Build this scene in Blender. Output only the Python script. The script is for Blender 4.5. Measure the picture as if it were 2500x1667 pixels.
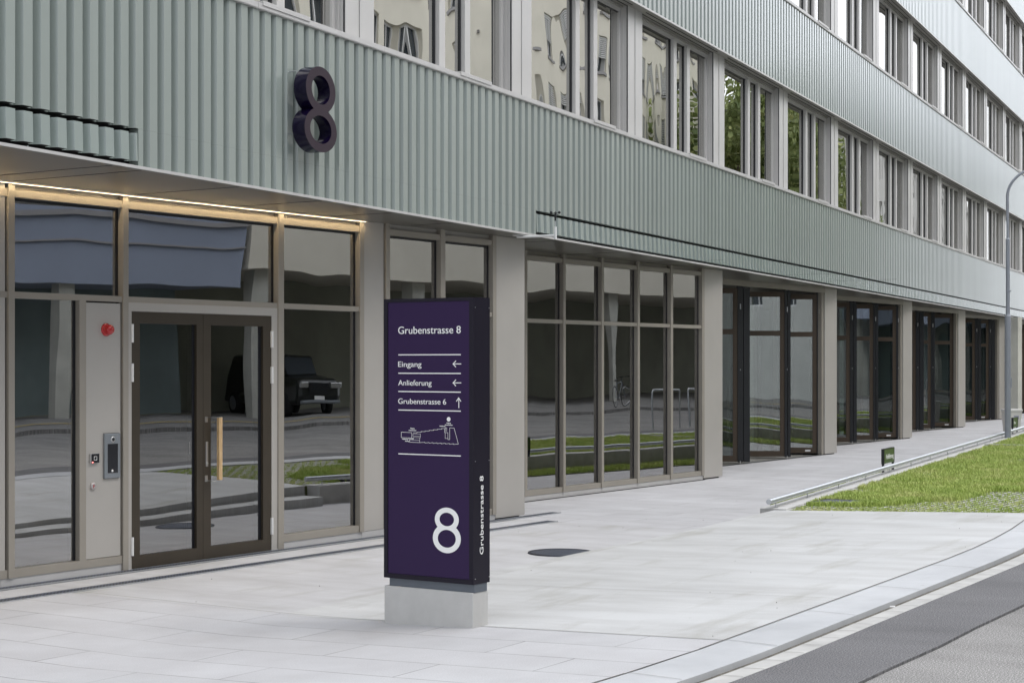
import bpy, bmesh, math, random
import numpy as np
from mathutils import Matrix, Vector
random.seed(4)
R = math.radians
for o in list(bpy.data.objects): bpy.data.objects.remove(o)
SC = bpy.context.scene
COL = SC.collection

# ------------------------------------------------------------------ camera
cd = bpy.data.cameras.new('camera'); cam = bpy.data.objects.new('camera', cd); COL.objects.link(cam)
cam.location = (0, 0, 1.9); cam.rotation_euler = (R(90), 0, 0)
cd.sensor_width = 36; cd.lens = 36*4200/2500; cd.shift_y = 51.5/2500
cd.clip_start = .1; cd.clip_end = 2000
SC.camera = cam

# ------------------------------------------------------------------ light
SUN_EL, SUN_AZ = 56, -12          # azimuth measured from +X towards +Y, degrees
W = bpy.data.worlds.new('World'); SC.world = W; W.use_nodes = True
nt = W.node_tree; nt.nodes.clear()
wo = nt.nodes.new('ShaderNodeOutputWorld'); bg = nt.nodes.new('ShaderNodeBackground')
sk = nt.nodes.new('ShaderNodeTexSky'); sk.sky_type = 'NISHITA'; sk.sun_disc = False
sk.sun_elevation = R(SUN_EL); sk.sun_rotation = R(90-SUN_AZ)
sk.air_density = 1.0; sk.dust_density = 4.0; sk.ozone_density = 1.0
mx = nt.nodes.new('ShaderNodeMix'); mx.data_type = 'RGBA'
tc = nt.nodes.new('ShaderNodeTexCoord'); nz = nt.nodes.new('ShaderNodeTexNoise')
nz.inputs['Scale'].default_value = 2.2; nz.inputs['Detail'].default_value = 7
cr = nt.nodes.new('ShaderNodeValToRGB')
cr.color_ramp.elements[0].position = .36; cr.color_ramp.elements[0].color = (.72, .72, .72, 1)
cr.color_ramp.elements[1].position = .6; cr.color_ramp.elements[1].color = (1, 1, 1, 1)
nt.links.new(tc.outputs['Generated'], nz.inputs['Vector'])
nt.links.new(nz.outputs['Fac'], cr.inputs['Fac'])
nt.links.new(cr.outputs['Color'], mx.inputs['Factor'])
nt.links.new(sk.outputs['Color'], mx.inputs['A'])
# thick cloud; gradient added to darken the cladding ramps, brighter down the street
sxw = nt.nodes.new('ShaderNodeVectorMath'); sxw.operation = 'DOT_PRODUCT'; sxw.inputs[1].default_value = (.41, .91, 0)
nt.links.new(tc.outputs['Generated'], sxw.inputs[0])
crw = nt.nodes.new('ShaderNodeMapRange'); crw.inputs['From Min'].default_value = -1; crw.inputs['From Max'].default_value = 1
crw.inputs['To Min'].default_value = .76; crw.inputs['To Max'].default_value = 1.30
nt.links.new(sxw.outputs['Value'], crw.inputs['Value'])
clc = nt.nodes.new('ShaderNodeVectorMath'); clc.operation = 'SCALE'; clc.inputs[0].default_value = (10.3, 10.7, 11.5)
nt.links.new(crw.outputs['Result'], clc.inputs['Scale']); nt.links.new(clc.outputs['Vector'], mx.inputs['B'])
nt.links.new(mx.outputs['Result'], bg.inputs['Color'])
bg.inputs['Strength'].default_value = .10
nt.links.new(bg.outputs['Background'], wo.inputs['Surface'])
sl = bpy.data.lights.new('sun', 'SUN'); so = bpy.data.objects.new('sun', sl); COL.objects.link(so)
sl.energy = .7; sl.angle = R(25); sl.color = (1, .96, .9)
sdir = Vector((math.cos(R(SUN_EL))*math.cos(R(SUN_AZ)), math.cos(R(SUN_EL))*math.sin(R(SUN_AZ)), math.sin(R(SUN_EL))))
so.rotation_euler = sdir.to_track_quat('Z', 'Y').to_euler()
SC.view_settings.view_transform = 'Standard'; SC.view_settings.look = 'None'
SC.view_settings.exposure = .80; SC.view_settings.gamma = 1
SC.render.engine = 'CYCLES'
SC.cycles.max_bounces = 10; SC.cycles.transparent_max_bounces = 24

# ------------------------------------------------------------------ frames
# F: along the upper facade (x = along, y = inwards).  G: along the ground floor glazing (x = along, y = inwards).
def frame(o, ang): return Matrix.Translation((o[0], o[1], 0)) @ Matrix.Rotation(ang, 4, 'Z')
FM = frame((-1.253, 17.435), math.atan2(.9136, .4066))
GM = frame((-4.318, 14.51), math.atan2(.8351, .5501))
def FP(s, o, z=0): return FM @ Vector((s, -o, z))
def GP(s, d, z=0): return GM @ Vector((s, -d, z))
GI = GM.inverted(); FI = FM.inverted()
def toG(p): q = GI @ Vector((p[0], p[1], 0)); return q.x, -q.y
def toF(p): q = FI @ Vector((p[0], p[1], 0)); return q.x, -q.y
def F2G(s, o): return toG(FP(s, o))

# ------------------------------------------------------------------ ground heights (s, d in G)
def E(s):
    v = .017+.028*s if s < 8 else .241+.005*(s-8)
    return max(0., v)
def zp(s, d): return E(s)+.037*max(0., d-3.4)
def kerb_d(s):
    if s < 4: return 6.72
    if s < 7.3: return 6.72-.0277*(s-4)**2*.92
    return 6.443-.155*(s-7.3)

# ------------------------------------------------------------------ scene helpers
WM = {}
def place(o, parent, M):
    WM[o.name] = M.copy()
    if parent is not None:
        o.parent = parent
        o.matrix_local = WM[parent.name].inverted() @ M
    else: o.matrix_world = M
def tag(o, label=None, cat=None, group=None, kind=None):
    if label: o['label'] = label
    if cat: o['category'] = cat
    if group: o['group'] = group
    if kind: o['kind'] = kind
    return o
def thing(name, label, cat, M, group=None):
    o = bpy.data.objects.new(name, None); COL.objects.link(o); o.empty_display_size = .1
    place(o, None, M); return tag(o, label, cat, group)
I4 = Matrix.Identity(4)
def T(x, y, z=0): return Matrix.Translation((x, y, z))
def TV(v, z=None): return Matrix.Translation((v[0], v[1], v[2] if z is None else z))
def RZ(a): return Matrix.Rotation(a, 4, 'Z')

class MB:
    def __init__(s): s.v = []; s.f = []; s.m = []; s.sm = []
    def add(s, vs, fs, mi=0, smooth=False):
        b = len(s.v); s.v += [tuple(v) for v in vs]
        for f in fs: s.f.append(tuple(b+i for i in f)); s.m.append(mi); s.sm.append(smooth)
    def box(s, x0, x1, y0, y1, z0, z1, mi=0):
        x0, x1 = min(x0, x1), max(x0, x1); y0, y1 = min(y0, y1), max(y0, y1); z0, z1 = min(z0, z1), max(z0, z1)
        s.add([(x0,y0,z0),(x1,y0,z0),(x1,y1,z0),(x0,y1,z0),(x0,y0,z1),(x1,y0,z1),(x1,y1,z1),(x0,y1,z1)],
              [(0,3,2,1),(4,5,6,7),(0,1,5,4),(1,2,6,5),(2,3,7,6),(3,0,4,7)], mi)
    def b(s, s0, s1, d0, d1, z0, z1, mi=0): s.box(s0, s1, -d0, -d1, z0, z1, mi)   # outward distances
    def tube(s, pts, r, n=12, mi=0, caps=True):
        pts = [Vector(p) for p in pts]; rr = r if isinstance(r, (list, tuple)) else [r]*len(pts)
        rings = []; up = None
        for i, p in enumerate(pts):
            t = (pts[min(i+1, len(pts)-1)]-pts[max(i-1, 0)]).normalized()
            if up is None:
                a = Vector((0,0,1)) if abs(t.z) < .9 else Vector((1,0,0))
                up = (a-t*a.dot(t)).normalized()
            else: up = (up-t*up.dot(t)).normalized()
            sd = t.cross(up)
            rings.append([p+rr[i]*(math.cos(2*math.pi*k/n)*up+math.sin(2*math.pi*k/n)*sd) for k in range(n)])
        vs = [v for rg in rings for v in rg]; fs = []
        for i in range(len(pts)-1):
            for k in range(n):
                a = i*n+k; b2 = i*n+(k+1) % n; fs.append((a, b2, b2+n, a+n))
        s.add(vs, fs, mi, True)
        if caps:
            s.add(rings[0], [tuple(range(n))], mi); s.add(rings[-1], [tuple(range(n-1, -1, -1))], mi)
    def lathe(s, prof, n=24, M=I4, mi=0):
        vs = []
        for r, z in prof:
            for k in range(n):
                a = 2*math.pi*k/n; vs.append(M @ Vector((r*math.cos(a), r*math.sin(a), z)))
        fs = []
        for i in range(len(prof)-1):
            for k in range(n):
                a = i*n+k; b2 = i*n+(k+1) % n; fs.append((a, b2, b2+n, a+n))
        s.add(vs, fs, mi, True)
    def prism(s, poly, z0, z1, mi=0):
        n = len(poly); vs = [(p[0], p[1], z0) for p in poly]+[(p[0], p[1], z1) for p in poly]
        fs = [tuple(range(n-1, -1, -1)), tuple(range(n, 2*n))]+[(i, (i+1) % n, n+(i+1) % n, n+i) for i in range(n)]
        s.add(vs, fs, mi)
    def mesh(s, name, mats):
        me = bpy.data.meshes.new(name); me.from_pydata(s.v, [], s.f)
        for m in (mats if isinstance(mats, (list, tuple)) else [mats]): me.materials.append(m)
        me.polygons.foreach_set('material_index', s.m); me.polygons.foreach_set('use_smooth', s.sm); me.update()
        bm = bmesh.new(); bm.from_mesh(me); bmesh.ops.recalc_face_normals(bm, faces=bm.faces); bm.to_mesh(me); bm.free()
        return me
    def build(s, name, mats, parent=None, M=I4, bevel=0):
        return link(name, s.mesh(name, mats), parent, M, bevel)
def link(name, me, parent=None, M=I4, bevel=0):
    o = bpy.data.objects.new(name, me); COL.objects.link(o); place(o, parent, M)
    if bevel:
        m = o.modifiers.new('bevel', 'BEVEL'); m.width = bevel; m.segments = 2; m.limit_method = 'ANGLE'
        m.harden_normals = False
    return o
def copy_tree(o, parent=None, M=None):
    c = o.copy(); COL.objects.link(c); c.parent = parent
    if M is not None: place(c, parent, M)
    else: c.matrix_local = o.matrix_local.copy(); WM[c.name] = WM[parent.name] @ c.matrix_local
    for ch in [x for x in bpy.data.objects if x.parent == o]: copy_tree(ch, c)
    return c

# ------------------------------------------------------------------ materials
def mat(name, col, rough=.5, metal=0., coat=0., spec=.5):
    m = bpy.data.materials.new(name); m.use_nodes = True; b = m.node_tree.nodes['Principled BSDF']
    b.inputs['Base Color'].default_value = (*col, 1); b.inputs['Roughness'].default_value = rough
    b.inputs['Metallic'].default_value = metal; b.inputs['Specular IOR Level'].default_value = spec
    b.inputs['Coat Weight'].default_value = coat; b.inputs['Coat Roughness'].default_value = .15
    return m
def nodes(m): return m.node_tree.nodes, m.node_tree.links, m.node_tree.nodes['Principled BSDF']
def add(m, typ, **kw):
    n = m.node_tree.nodes.new(typ)
    for k, v in kw.items():
        if k in n.inputs: n.inputs[k].default_value = v
        else: setattr(n, k, v)
    return n
def mapped(m, scale=(1,1,1), rot=0., kind='Object'):
    tcn = add(m, 'ShaderNodeTexCoord'); mp = add(m, 'ShaderNodeMapping')
    mp.inputs['Scale'].default_value = scale; mp.inputs['Rotation'].default_value = (0, 0, rot)
    m.node_tree.links.new(tcn.outputs[kind], mp.inputs['Vector']); return mp.outputs['Vector']
def ramp(m, fac, stops):
    c = add(m, 'ShaderNodeValToRGB'); els = c.color_ramp.elements
    while len(els) < len(stops): els.new(.5)
    for e, (p, col) in zip(els, stops): e.position = p; e.color = (*col, 1) if len(col) == 3 else col
    m.node_tree.links.new(fac, c.inputs['Fac']); return c.outputs['Color']
def mixc(m, fac, a, b, mode='MIX'):
    n = m.node_tree.nodes.new('ShaderNodeMix'); n.data_type = 'RGBA'; n.blend_type = mode; L = m.node_tree.links
    for key, v in (('Factor', fac), ('A', a), ('B', b)):
        if isinstance(v, bpy.types.NodeSocket): L.new(v, n.inputs[key])
        elif key == 'Factor': n.inputs[key].default_value = v
        else: n.inputs[key].default_value = (*v, 1)
    return n.outputs['Result']
def bump(m, h, strength, dist=.01, tgt=None):
    b = add(m, 'ShaderNodeBump', Strength=strength, Distance=dist); m.node_tree.links.new(h, b.inputs['Height'])
    n = tgt or m.node_tree.nodes['Principled BSDF']; m.node_tree.links.new(b.outputs['Normal'], n.inputs['Normal'])
def noise(m, vec, scale, detail=4, rough=.5):
    n = add(m, 'ShaderNodeTexNoise', Scale=scale, Detail=detail, Roughness=rough)
    m.node_tree.links.new(vec, n.inputs['Vector']); return n.outputs['Fac']
def varied(name, col, amt, scale, rough, metal=0., coat=0., bmp=.0, vec_scale=(1,1,1), bscale=None):
    m = mat(name, col, rough, metal, coat); N, L, B = nodes(m)
    v = mapped(m, vec_scale); f = noise(m, v, scale, 5, .55)
    lo = tuple(c*(1-amt) for c in col); hi = tuple(min(1, c*(1+amt)) for c in col)
    L.new(ramp(m, f, [(.3, lo), (.7, hi)]), B.inputs['Base Color'])
    if bmp: bump(m, noise(m, v, bscale or scale*8, 3), bmp, .004)
    return m
GREEN = varied('sage_metal', (.262, .300, .279), .07, 1.3, .28, 0, .85, vec_scale=(1, 1, .08))
GREENF = varied('sage_metal_flap', (.258, .304, .286), .07, 1.6, .24, 0, .85, vec_scale=(1, 1, .2))
m = GREENF; bump(m, noise(m, mapped(m), 2.5, 2), .5, .03)
GREIGE = varied('greige_metal', (.42, .40, .37), .03, 2., .42, .15)
GREIGE2 = varied('greige_frame_metal', (.31, .285, .245), .04, 3., .4, .15)
PIERU = varied('pale_greige_metal', (.56, .55, .535), .03, 2., .38, .2)
COPE = varied('pale_coping_metal', (.56, .55, .54), .04, 3., .4, .3)
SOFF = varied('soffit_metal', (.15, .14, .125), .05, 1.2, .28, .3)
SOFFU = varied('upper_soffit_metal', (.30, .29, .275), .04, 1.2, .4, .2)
BRONZE = varied('dark_bronze_metal', (.055, .044, .031), .08, 4., .42, .3)
BROWN = varied('brown_frame_metal', (.075, .052, .034), .08, 3., .4, .2)
BLACK = mat('black_metal', (.010, .011, .014), .35)
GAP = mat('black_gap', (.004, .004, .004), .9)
STEEL = varied('galvanised_steel', (.50, .52, .54), .10, 26., .33, .85, bmp=.05)
BRUSH = mat('brushed_steel', (.6, .6, .6), .28, 1.)
LAMPM = varied('grey_lamp_paint', (.30, .32, .36), .04, 5., .38, .1)
WHITEP = mat('white_plastic', (.75, .75, .74), .35)
PURPLE = varied('deep_purple_panel', (.023, .009, .050), .03, 1., .6, 0, 0)
PURPLE.node_tree.nodes['Principled BSDF'].inputs['Specular IOR Level'].default_value = .25
PURPLEK = mat('purple_black_paint', (.006, .004, .012), .45, 0, 0, .25)
PLINTH = varied('blue_grey_metal', (.085, .10, .12), .04, 3, .45)
WHITE = mat('white_lettering', (.82, .82, .80), .5)
EIGHTF = mat('aubergine_satin', (.034, .022, .031), .55, 0, 0, .2)
EIGHTS = mat('purple_gloss', (.006, .003, .020), .2, 0, 0, .35)
PLCONC = varied('plinth_concrete', (.47, .465, .45), .05, 9., .8, bmp=.3, bscale=90)
WALLC = varied('pale_concrete', (.50, .495, .48), .12, 5., .8, bmp=.2, bscale=60)
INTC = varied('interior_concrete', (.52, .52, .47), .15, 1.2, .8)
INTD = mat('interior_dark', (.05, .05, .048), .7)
INTF = varied('interior_floor', (.30, .30, .28), .1, 1.5, .25)
WOOD = mat('oak_wood', (.5, .3, .13), .45)
m = WOOD; N, L, B = nodes(m); L.new(ramp(m, noise(m, mapped(m, (30, 30, 2)), 6, 4), [(.3, (.42, .27, .13)), (.7, (.66, .47, .26))]), B.inputs['Base Color'])
RED = mat('red_lens', (.42, .008, .01), .18, 0, .5)
SCREEN = mat('dark_screen', (.012, .013, .017), .08)
SILVER = varied('silver_grey_paint', (.23, .25, .27), .03, 5, .35, .3)
GREENSIGN = mat('olive_green_panel', (.055, .10, .018), .45)
LEDM = bpy.data.materials.new('warm_led'); LEDM.use_nodes = True
n = LEDM.node_tree.nodes; n.clear(); e = n.new('ShaderNodeEmission'); oo = n.new('ShaderNodeOutputMaterial')
e.inputs['Color'].default_value = (1, .75, .43, 1); e.inputs['Strength'].default_value = 55
LEDM.node_tree.links.new(e.outputs[0], oo.inputs[0])

def glass(name, ior, tint, wav, refl=(1,1,1), scale=1.1, seed=0.):
    m = bpy.data.materials.new(name); m.use_nodes = True; N = m.node_tree.nodes; N.clear(); L = m.node_tree.links
    out = N.new('ShaderNodeOutputMaterial'); mxs = N.new('ShaderNodeMixShader'); fr = N.new('ShaderNodeFresnel')
    gl = N.new('ShaderNodeBsdfGlossy'); tr = N.new('ShaderNodeBsdfTransparent')
    fr.inputs['IOR'].default_value = ior; gl.inputs['Roughness'].default_value = 0.0
    gl.inputs['Color'].default_value = (*refl, 1); tr.inputs['Color'].default_value = (*tint, 1)
    L.new(fr.outputs[0], mxs.inputs[0]); L.new(tr.outputs[0], mxs.inputs[1]); L.new(gl.outputs[0], mxs.inputs[2])
    L.new(mxs.outputs[0], out.inputs[0])
    ge = N.new('ShaderNodeNewGeometry'); mp = N.new('ShaderNodeMapping'); nzn = N.new('ShaderNodeTexNoise')
    mp.inputs['Location'].default_value = (seed, seed, seed); mp.inputs['Scale'].default_value = (1, 1, .55)
    nzn.inputs['Scale'].default_value = scale; nzn.inputs['Detail'].default_value = .5
    L.new(ge.outputs['Position'], mp.inputs['Vector']); L.new(mp.outputs[0], nzn.inputs['Vector'])
    bp = N.new('ShaderNodeBump'); bp.inputs['Strength'].default_value = 1; bp.inputs['Distance'].default_value = wav
    L.new(nzn.outputs['Fac'], bp.inputs['Height']); L.new(bp.outputs[0], gl.inputs['Normal'])
    return m
GLG = glass('ground_floor_glass', 4.3, (.88, .92, .92), .006)
GLU = glass('upper_window_glass', 9.0, (.35, .38, .38), .007, (1, .99, .95), 1.3)
GLD = glass('door_glass', 3.5, (.72, .86, .92), .005)
GLF2 = glass('bright_folding_door_glass', 3.2, (.6, .66, .64), .006)
GLF = glass('folding_door_glass', 1.85, (.55, .62, .60), .008)

# ground materials (G axes: x along the glazing, y away)
GROT = -math.atan2(.8351, .5501)
def world_g(m, scale=(1,1,1)):
    ge = add(m, 'ShaderNodeNewGeometry'); mp = add(m, 'ShaderNodeMapping'); mp.inputs['Rotation'].default_value = (0, 0, GROT)
    mp.inputs['Scale'].default_value = (1, 1, 0); m.node_tree.links.new(ge.outputs['Position'], mp.inputs['Vector'])
    mp2 = add(m, 'ShaderNodeMapping'); mp2.inputs['Scale'].default_value = scale
    m.node_tree.links.new(mp.outputs[0], mp2.inputs['Vector']); return mp2.outputs[0]
def ground_mat(name, lo, hi, streak=(.5, 4, 1), grain=180, gb=.2, rough=.75, stain=None):
    m = mat(name, lo, rough); N, L, B = nodes(m)
    v1 = world_g(m, streak); v2 = world_g(m)
    c = ramp(m, noise(m, v1, 1.2, 6, .6), [(.32, lo), (.62, hi)])
    if stain: c = mixc(m, ramp(m, noise(m, world_g(m, (.6, 2.2, 1)), 1.1, 5, .6), [(.54, (0,0,0)), (.74, (1,1,1))]), c, stain)
    g = noise(m, v2, grain, 2)
    if rough < .82:
        vo = add(m, 'ShaderNodeTexVoronoi', Scale=1.7); L.new(v2, vo.inputs['Vector'])
        c = mixc(m, 1., c, ramp(m, vo.outputs['Distance'], [(.018, (.80, .79, .77)), (.030, (1, 1, 1))]), 'MULTIPLY')
        c = mixc(m, 1., c, ramp(m, noise(m, v2, .45, 6, .65), [(.35, (.93, .93, .925)), (.6, (1.02, 1.02, 1.02))]), 'MULTIPLY')
    c = mixc(m, 1., c, ramp(m, g, [(.3, (.88,.88,.88)), (.7, (1.08,1.08,1.08))]), 'MULTIPLY')
    L.new(c, B.inputs['Base Color']); bump(m, g, gb, .003); m['vec'] = 1
    return m, v2, c
def camstreak(): pass
SLAB, _, _ = ground_mat('smooth_concrete_slab', (.425, .42, .425), (.515, .515, .525), (2.0, .55, 1), 140, .1, .7, (.375, .37, .35))
PLAZA, _, _ = ground_mat('plaza_concrete', (.44, .44, .435), (.54, .545, .545), (2.4, .5, 1), 140, .1, .7, (.385, .38, .355))
def pavers():
    m, v, c = ground_mat('concrete_pavers', (.44, .435, .445), (.50, .50, .512), (1, 1, 1), 120, .35, .8)
    N, L, B = nodes(m)
    ge = add(m, 'ShaderNodeNewGeometry'); mp = add(m, 'ShaderNodeMapping'); mp.inputs['Rotation'].default_value = (0, 0, GROT-math.pi/2)
    mp.inputs['Location'].default_value = (.25, .35, 0)
    L.new(ge.outputs['Position'], mp.inputs['Vector'])
    sx = add(m, 'ShaderNodeSeparateXYZ'); L.new(mp.outputs[0], sx.inputs[0]); cx = add(m, 'ShaderNodeCombineXYZ')
    L.new(sx.outputs[0], cx.inputs[0]); L.new(sx.outputs[1], cx.inputs[1])
    br = add(m, 'ShaderNodeTexBrick'); br.offset = .42; br.squash = 1
    br.inputs['Scale'].default_value = 1; br.inputs['Brick Width'].default_value = 1.58; br.inputs['Row Height'].default_value = .475
    br.inputs['Mortar Size'].default_value = .0045; br.inputs['Mortar Smooth'].default_value = .1
    br.inputs['Color1'].default_value = (.93, .93, .93, 1); br.inputs['Color2'].default_value = (1.04, 1.04, 1.04, 1)
    br.inputs['Mortar'].default_value = (.33, .32, .31, 1)
    L.new(cx.outputs[0], br.inputs['Vector'])
    # joints fade in and out with wear
    wear = ramp(m, noise(m, v, 1.6, 4), [(.35, (.4,.4,.4)), (.6, (1,1,1))])
    col = mixc(m, 1., c, mixc(m, wear, (1,1,1), br.outputs['Color']), 'MULTIPLY')
    L.new(col, B.inputs['Base Color']); return m
PAVER = pavers()
GRANITE, _, _ = ground_mat('granite_kerb', (.44, .45, .465), (.53, .54, .555), (1, 1, 1), 260, .25, .6)
ASPHD, _, _ = ground_mat('dark_asphalt', (.105, .103, .107), (.14, .138, .142), (1.2, .4, 1), 170, .8, .85)
ASPHL, _, _ = ground_mat('worn_asphalt', (.165, .16, .154), (.25, .243, .235), (1.1, .4, 1), 150, .8, .85)
for m in (ASPHD, ASPHL):
    N, L, B = nodes(m); old = B.inputs['Base Color'].links[0].from_socket
    sp = noise(m, world_g(m), 110, 2, .5)
    L.new(mixc(m, 1., old, ramp(m, sp, [(.28, (.35,.35,.35)), (.5, (1,1,1)), (.70, (2.1,2.1,2.1))]), 'MULTIPLY'), B.inputs['Base Color'])
SOIL = varied('soil', (.085, .095, .04), .4, 14., .9, bmp=.6)
LAWNP = mat('grass_paver', (.4, .4, .38), .85)
m = LAWNP; N, L, B = nodes(m); v = world_g(m); sx = add(m, 'ShaderNodeSeparateXYZ'); L.new(v, sx.inputs[0])
mm = add(m, 'ShaderNodeMath', operation='MULTIPLY'); mm.inputs[1].default_value = -1/.105; L.new(sx.outputs[1], mm.inputs[0])
fr = add(m, 'ShaderNodeMath', operation='FRACT'); L.new(mm.outputs[0], fr.inputs[0])
c = mixc(m, ramp(m, fr.outputs[0], [(.50, (0,0,0)), (.54, (1,1,1))]), (.08, .10, .03), (.46, .45, .42))
L.new(mixc(m, .5, c, ramp(m, noise(m, v, 60, 3), [(.3, (.7,.7,.7)), (.7, (1.1,1.1,1.1))]), 'MULTIPLY'), B.inputs['Base Color'])
GRASS = mat('grass_blades', (.12, .2, .03), .6)
m = GRASS; N, L, B = nodes(m); v = world_g(m)
L.new(mixc(m, .6, ramp(m, noise(m, v, 1.3, 5, .65), [(.3, (.28, .40, .07)), (.5, (.40, .50, .12)), (.72, (.58, .58, .25))]),
      ramp(m, noise(m, v, 38, 3, .6), [(.3, (.55, .6, .45)), (.65, (1.45, 1.35, 1.5))]), 'MULTIPLY'), B.inputs['Base Color'])
B.inputs['Subsurface Weight'].default_value = 0
GRATEM = mat('drain_grate', (.05, .06, .085), .45, .5)
m = GRATEM; N, L, B = nodes(m); v = world_g(m); ck = add(m, 'ShaderNodeTexChecker', Scale=55.); L.new(v, ck.inputs['Vector'])
ck.inputs['Color1'].default_value = (.012, .014, .022, 1); ck.inputs['Color2'].default_value = (.15, .17, .22, 1)
L.new(ck.outputs['Color'], B.inputs['Base Color'])

# ------------------------------------------------------------------ ground, roads, pavements
def struct(name, mb, mats, M=I4): return tag(mb.build(name, mats, None, M), kind='structure')
g = MB(); g.add([(-600,-600,-.6),(900,-600,-.6),(900,1200,-.6),(-600,1200,-.6)], [(0,1,2,3)])
struct('ground', g, ASPHL)
def sheet(svals, dfun0, dfun1, off, nd=4, skirt=None):
    """strip in G coordinates between two d curves, following the plaza heights"""
    mb = MB(); vs = []
    for s in svals:
        a, b = dfun0(s), dfun1(s)
        for k in range(nd+1):
            d = a+(b-a)*k/nd; vs.append(GP(s, d, zp(s, d)+off))
    fs = []
    for i in range(len(svals)-1):
        for k in range(nd):
            a = i*(nd+1)+k; fs.append((a, a+1, a+nd+2, a+nd+1))
    mb.add(vs, fs)
    if skirt:
        n = len(svals)
        for side in (0, nd):
            vs2 = []
            for i in range(n):
                p = vs[i*(nd+1)+side]; vs2 += [p, (p[0], p[1], p[2]-skirt)]
            mb.add(vs2, [(2*i, 2*i+1, 2*i+3, 2*i+2) for i in range(n-1)])
        for i in (0, n-1):
            vs2 = []
            for k in range(nd+1): p = vs[i*(nd+1)+k]; vs2 += [p, (p[0], p[1], p[2]-skirt)]
            mb.add(vs2, [(2*k, 2*k+1, 2*k+3, 2*k+2) for k in range(nd)])
    return mb
def fr_(a, b, n): return [a+(b-a)*i/n for i in range(n+1)]
# lower pavement by the wall (z = 0)
pv = MB()
pv.add([GP(7.7,.16),GP(7.7,3.6),GP(95,3.6),GP(95,-18),GP(7.7,-18)], [(0,1,2,3,4)])
pv.build  # noqa
struct('pavement', pv, PAVER)
en = MB(); en.add([GP(.1,.16),GP(.1,3.36),GP(7.7,3.36),GP(7.7,.16)], [(0,1,2,3)])
struct('entrance_slab', en, SLAB)
pl = MB()
sv = fr_(-22, .1, 12)
vs = []; dv = [.16, 3.4, 4.2, 5, 6, 6.72]
for s in sv:
    for d in dv: vs.append(GP(s, d, (E(min(s, .1)) if d > 3.3 else 0)+.037*max(0, d-3.4)))
pl.add(vs, [(i*6+k, i*6+k+1, i*6+k+7, i*6+k+6) for i in range(12) for k in range(5)])
struct('paved_forecourt', pl, PAVER)
# smooth raised plaza with two shallow steps down to the entrance
struct('plaza', sheet(fr_(.1, 8.05, 24), lambda s: 3.40, kerb_d, 0, 6, .5), PLAZA)
st = MB(); vs = []
for s in fr_(.1, 8.0, 16):
    z = E(s)*.5; vs += [GP(s, 3.02, z), GP(s, 3.41, z), GP(s, 3.02, -.1), GP(s, 3.41, -.1)]
n_ = 17
st.add(vs, [q for i in range(n_-1) for q in ((4*i, 4*i+1, 4*i+5, 4*i+4), (4*i, 4*i+4, 4*i+6, 4*i+2))]+[(4*(n_-1), 4*(n_-1)+1, 4*(n_-1)+3, 4*(n_-1)+2)])
struct('step', st, PLAZA)
# joints cut in the plaza concrete
jt = MB()
def joint(mb, p, q, w=.008, n=10, off=.004):
    (s0, d0), (s1, d1) = p, q; L_ = math.hypot(s1-s0, d1-d0); nx, ny = -(d1-d0)/L_*w/2, (s1-s0)/L_*w/2; vs = []
    for i in range(n+1):
        t = i/n; s, d = s0+(s1-s0)*t, d0+(d1-d0)*t
        vs += [GP(s+nx, d+ny, zp(s+nx, d+ny)+off), GP(s-nx, d-ny, zp(s-nx, d-ny)+off)]
    mb.add(vs, [(2*i, 2*i+1, 2*i+3, 2*i+2) for i in range(n)])
joint(jt, (.1, .8), (.1, 6.72), .012); joint(jt, (1.95, 3.5), (1.95, 6.7), .006)
joint(jt, (2.6, .8), (2.6, 2.98), .005); joint(jt, (5.2, .8), (5.2, 2.98), .005); joint(jt, (5.0, 3.5), (5.0, 6.65), .006)
struct('concrete_joints', jt, mat('joint_grey', (.27, .265, .25), .9))
SV = fr_(-22, 8, 40)+fr_(9, 60, 34)
def kz(s): return kerb_d(s)
struct('kerb', sheet(SV, kz, lambda s: kz(s)+.41, .002, 3, .4), GRANITE)
kj = MB()
for s in fr_(-20, 30, 40):
    joint(kj, (s+.1, kz(s)+.01), (s, kz(s)+.405), .006, 3, .007)
for i in range(60):
    s0 = -16+i*.75; joint(kj, (s0, kz(s0)), (s0+.75, kz(s0+.75)), .014, 3, .006)
struct('kerb_joints', kj, mat('kerb_joint', (.15, .145, .135), .9))
struct('gutter_gap', sheet(SV, lambda s: kz(s)+.40, lambda s: kz(s)+.50, -.035, 1, .2), varied('mortar', (.13, .12, .10), .35, 12, .9, bmp=.6))
struct('gutter', sheet(SV, lambda s: kz(s)+.455, lambda s: kz(s)+.60+.004*math.sin(s*9), -.028, 2, .2), varied('gutter_sett', (.46, .455, .44), .12, 5, .8))
gj = MB()
for i in range(170):
    s = -16+i*.28; joint(gj, (s, kz(s)+.46), (s+.01, kz(s)+.595), .008, 1, -.022)
struct('gutter_joints', gj, mat('sett_joint', (.2, .19, .17), .9))
struct('road_edge', sheet(SV, lambda s: kz(s)+.55, lambda s: kz(s)+1.25+.012*math.sin(s*5)+.01*math.sin(s*13), -.030, 2, .2), ASPHD)
def zr(s): s = min(max(s, -22), 60); return zp(s, kz(s)+1.25)
rd = MB(); vs = []; RS = fr_(-60, -24, 8)+SV+fr_(64, 160, 24)
RD = [1.0, 2, 4, 6, 8, 11.6]
def rd_d(s, k): return kz(s)+RD[k] if s > -22 else kz(-22)+RD[k]
for s in RS:
    for k in range(6): vs.append(GP(s, kz(s)+RD[k], zr(s)-.047))
rd.add(vs, [(i*6+k, i*6+k+1, i*6+k+7, i*6+k+6) for i in range(len(RS)-1) for k in range(5)])
struct('road', rd, ASPHL)
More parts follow.
